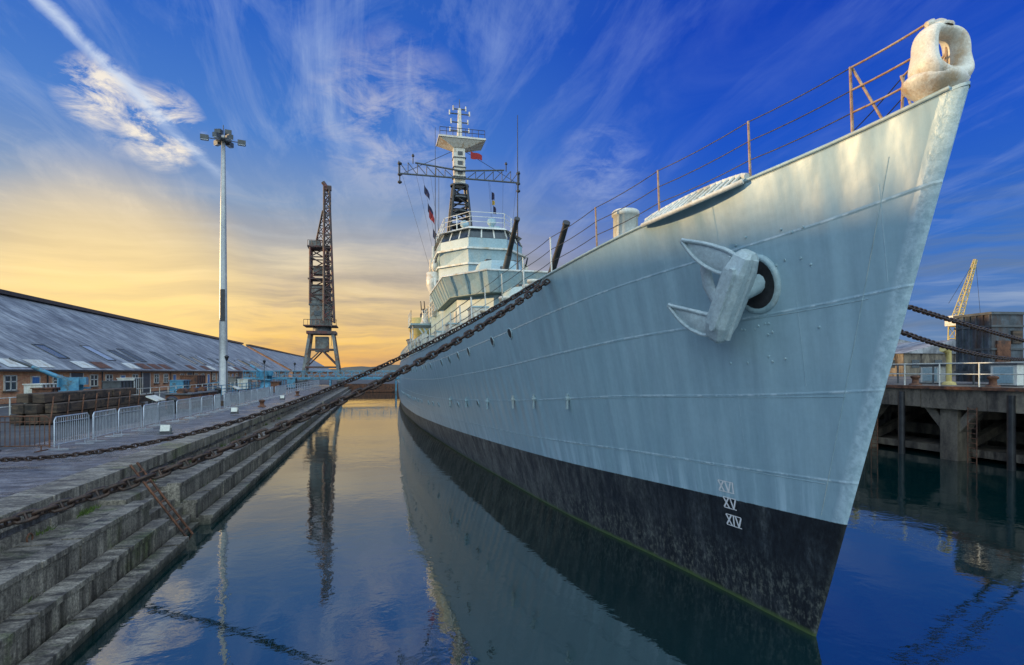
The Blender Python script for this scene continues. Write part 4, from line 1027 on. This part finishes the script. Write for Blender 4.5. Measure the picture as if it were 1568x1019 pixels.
col=mix(nt,mathn(nt,'MULTIPLY',cn,ramp(nt,fine,[(.35,(.4,.4,.4)),(.55,(1,1,1))])),col,(.66,.76,.92))
# stratus bars, long and thin, with noise-warped height
warp=noise(nt,g,2.2,4,.5)
sb_=N(nt,"ShaderNodeCombineXYZ"); L(nt,mathn(nt,'MULTIPLY',X_,3.2),sb_.inputs[0]); L(nt,mathn(nt,'ADD',mathn(nt,'MULTIPLY',Z_,30),mathn(nt,'MULTIPLY',warp,3.0)),sb_.inputs[1])
c3=noise(nt,sb_.outputs[0],.8,8,.6,.3)
lowm=ramp(nt,zc,[(.01,(1,1,1)),(.16,(.8,.8,.8)),(.30,(0,0,0))])
col=mix(nt,mathn(nt,'MULTIPLY',mathn(nt,'MULTIPLY',ramp(nt,c3,[(.46,(0,0,0)),(.60,(1,1,1))]),lowm),.75),col,mix(nt,azf,(.13,.19,.31),ramp(nt,zc,[(0,(.55,.33,.16)),(.1,(.42,.33,.25)),(.25,(.27,.29,.35))])))
col=mix(nt,mathn(nt,'MULTIPLY',mathn(nt,'MULTIPLY',ramp(nt,c3,[(.30,(1,1,1)),(.44,(0,0,0))]),lowm),.7),col,mix(nt,azf,(.40,.48,.62),ramp(nt,zc,[(0,(1.15,.72,.22)),(.12,(1.1,.86,.46)),(.28,(.75,.70,.62))])))
hs=ramp(nt,dotv((-.366,.925,.10)),[(.975,(0,0,0)),(1,(1,1,1))],'EASE')
col=mix(nt,mathn(nt,'MULTIPLY',hs,.5),col,(1.35,.95,.32))
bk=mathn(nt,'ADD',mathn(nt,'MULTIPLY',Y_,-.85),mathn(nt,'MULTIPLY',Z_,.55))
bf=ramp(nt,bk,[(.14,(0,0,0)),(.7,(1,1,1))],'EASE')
col=mix(nt,bf,col,(1.35,1.72,1.95))  # unseen sky behind the camera and overhead, brightened as added fill for the hull
skys=mix(nt,1.0,sky.outputs[0],(.10,.10,.10),'MULTIPLY')
fin=mix(nt,.90,skys,col)
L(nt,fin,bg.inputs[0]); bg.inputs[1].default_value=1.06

sd=Vector((math.sin(SA)*math.cos(SE),math.cos(SA)*math.cos(SE),math.sin(SE)))
ld=bpy.data.lights.new('sun','SUN'); ld.energy=4.4; ld.angle=R(1.2); ld.color=(1,.70,.34)
lo=bpy.data.objects.new('sun',ld); scene.collection.objects.link(lo); lo.rotation_euler=sd.to_track_quat('Z','Y').to_euler()

cam=bpy.data.cameras.new('camera'); co=bpy.data.objects.new('camera',cam); scene.collection.objects.link(co)
co.location=(0,0,4.2); co.rotation_euler=(R(90),0,R(-13.5)); cam.sensor_width=36; cam.lens=20.0; cam.shift_y=.0386; cam.clip_end=8000; cam.clip_start=.05
scene.camera=co
scene.view_settings.view_transform='Standard'; scene.view_settings.look='None'; scene.view_settings.exposure=0
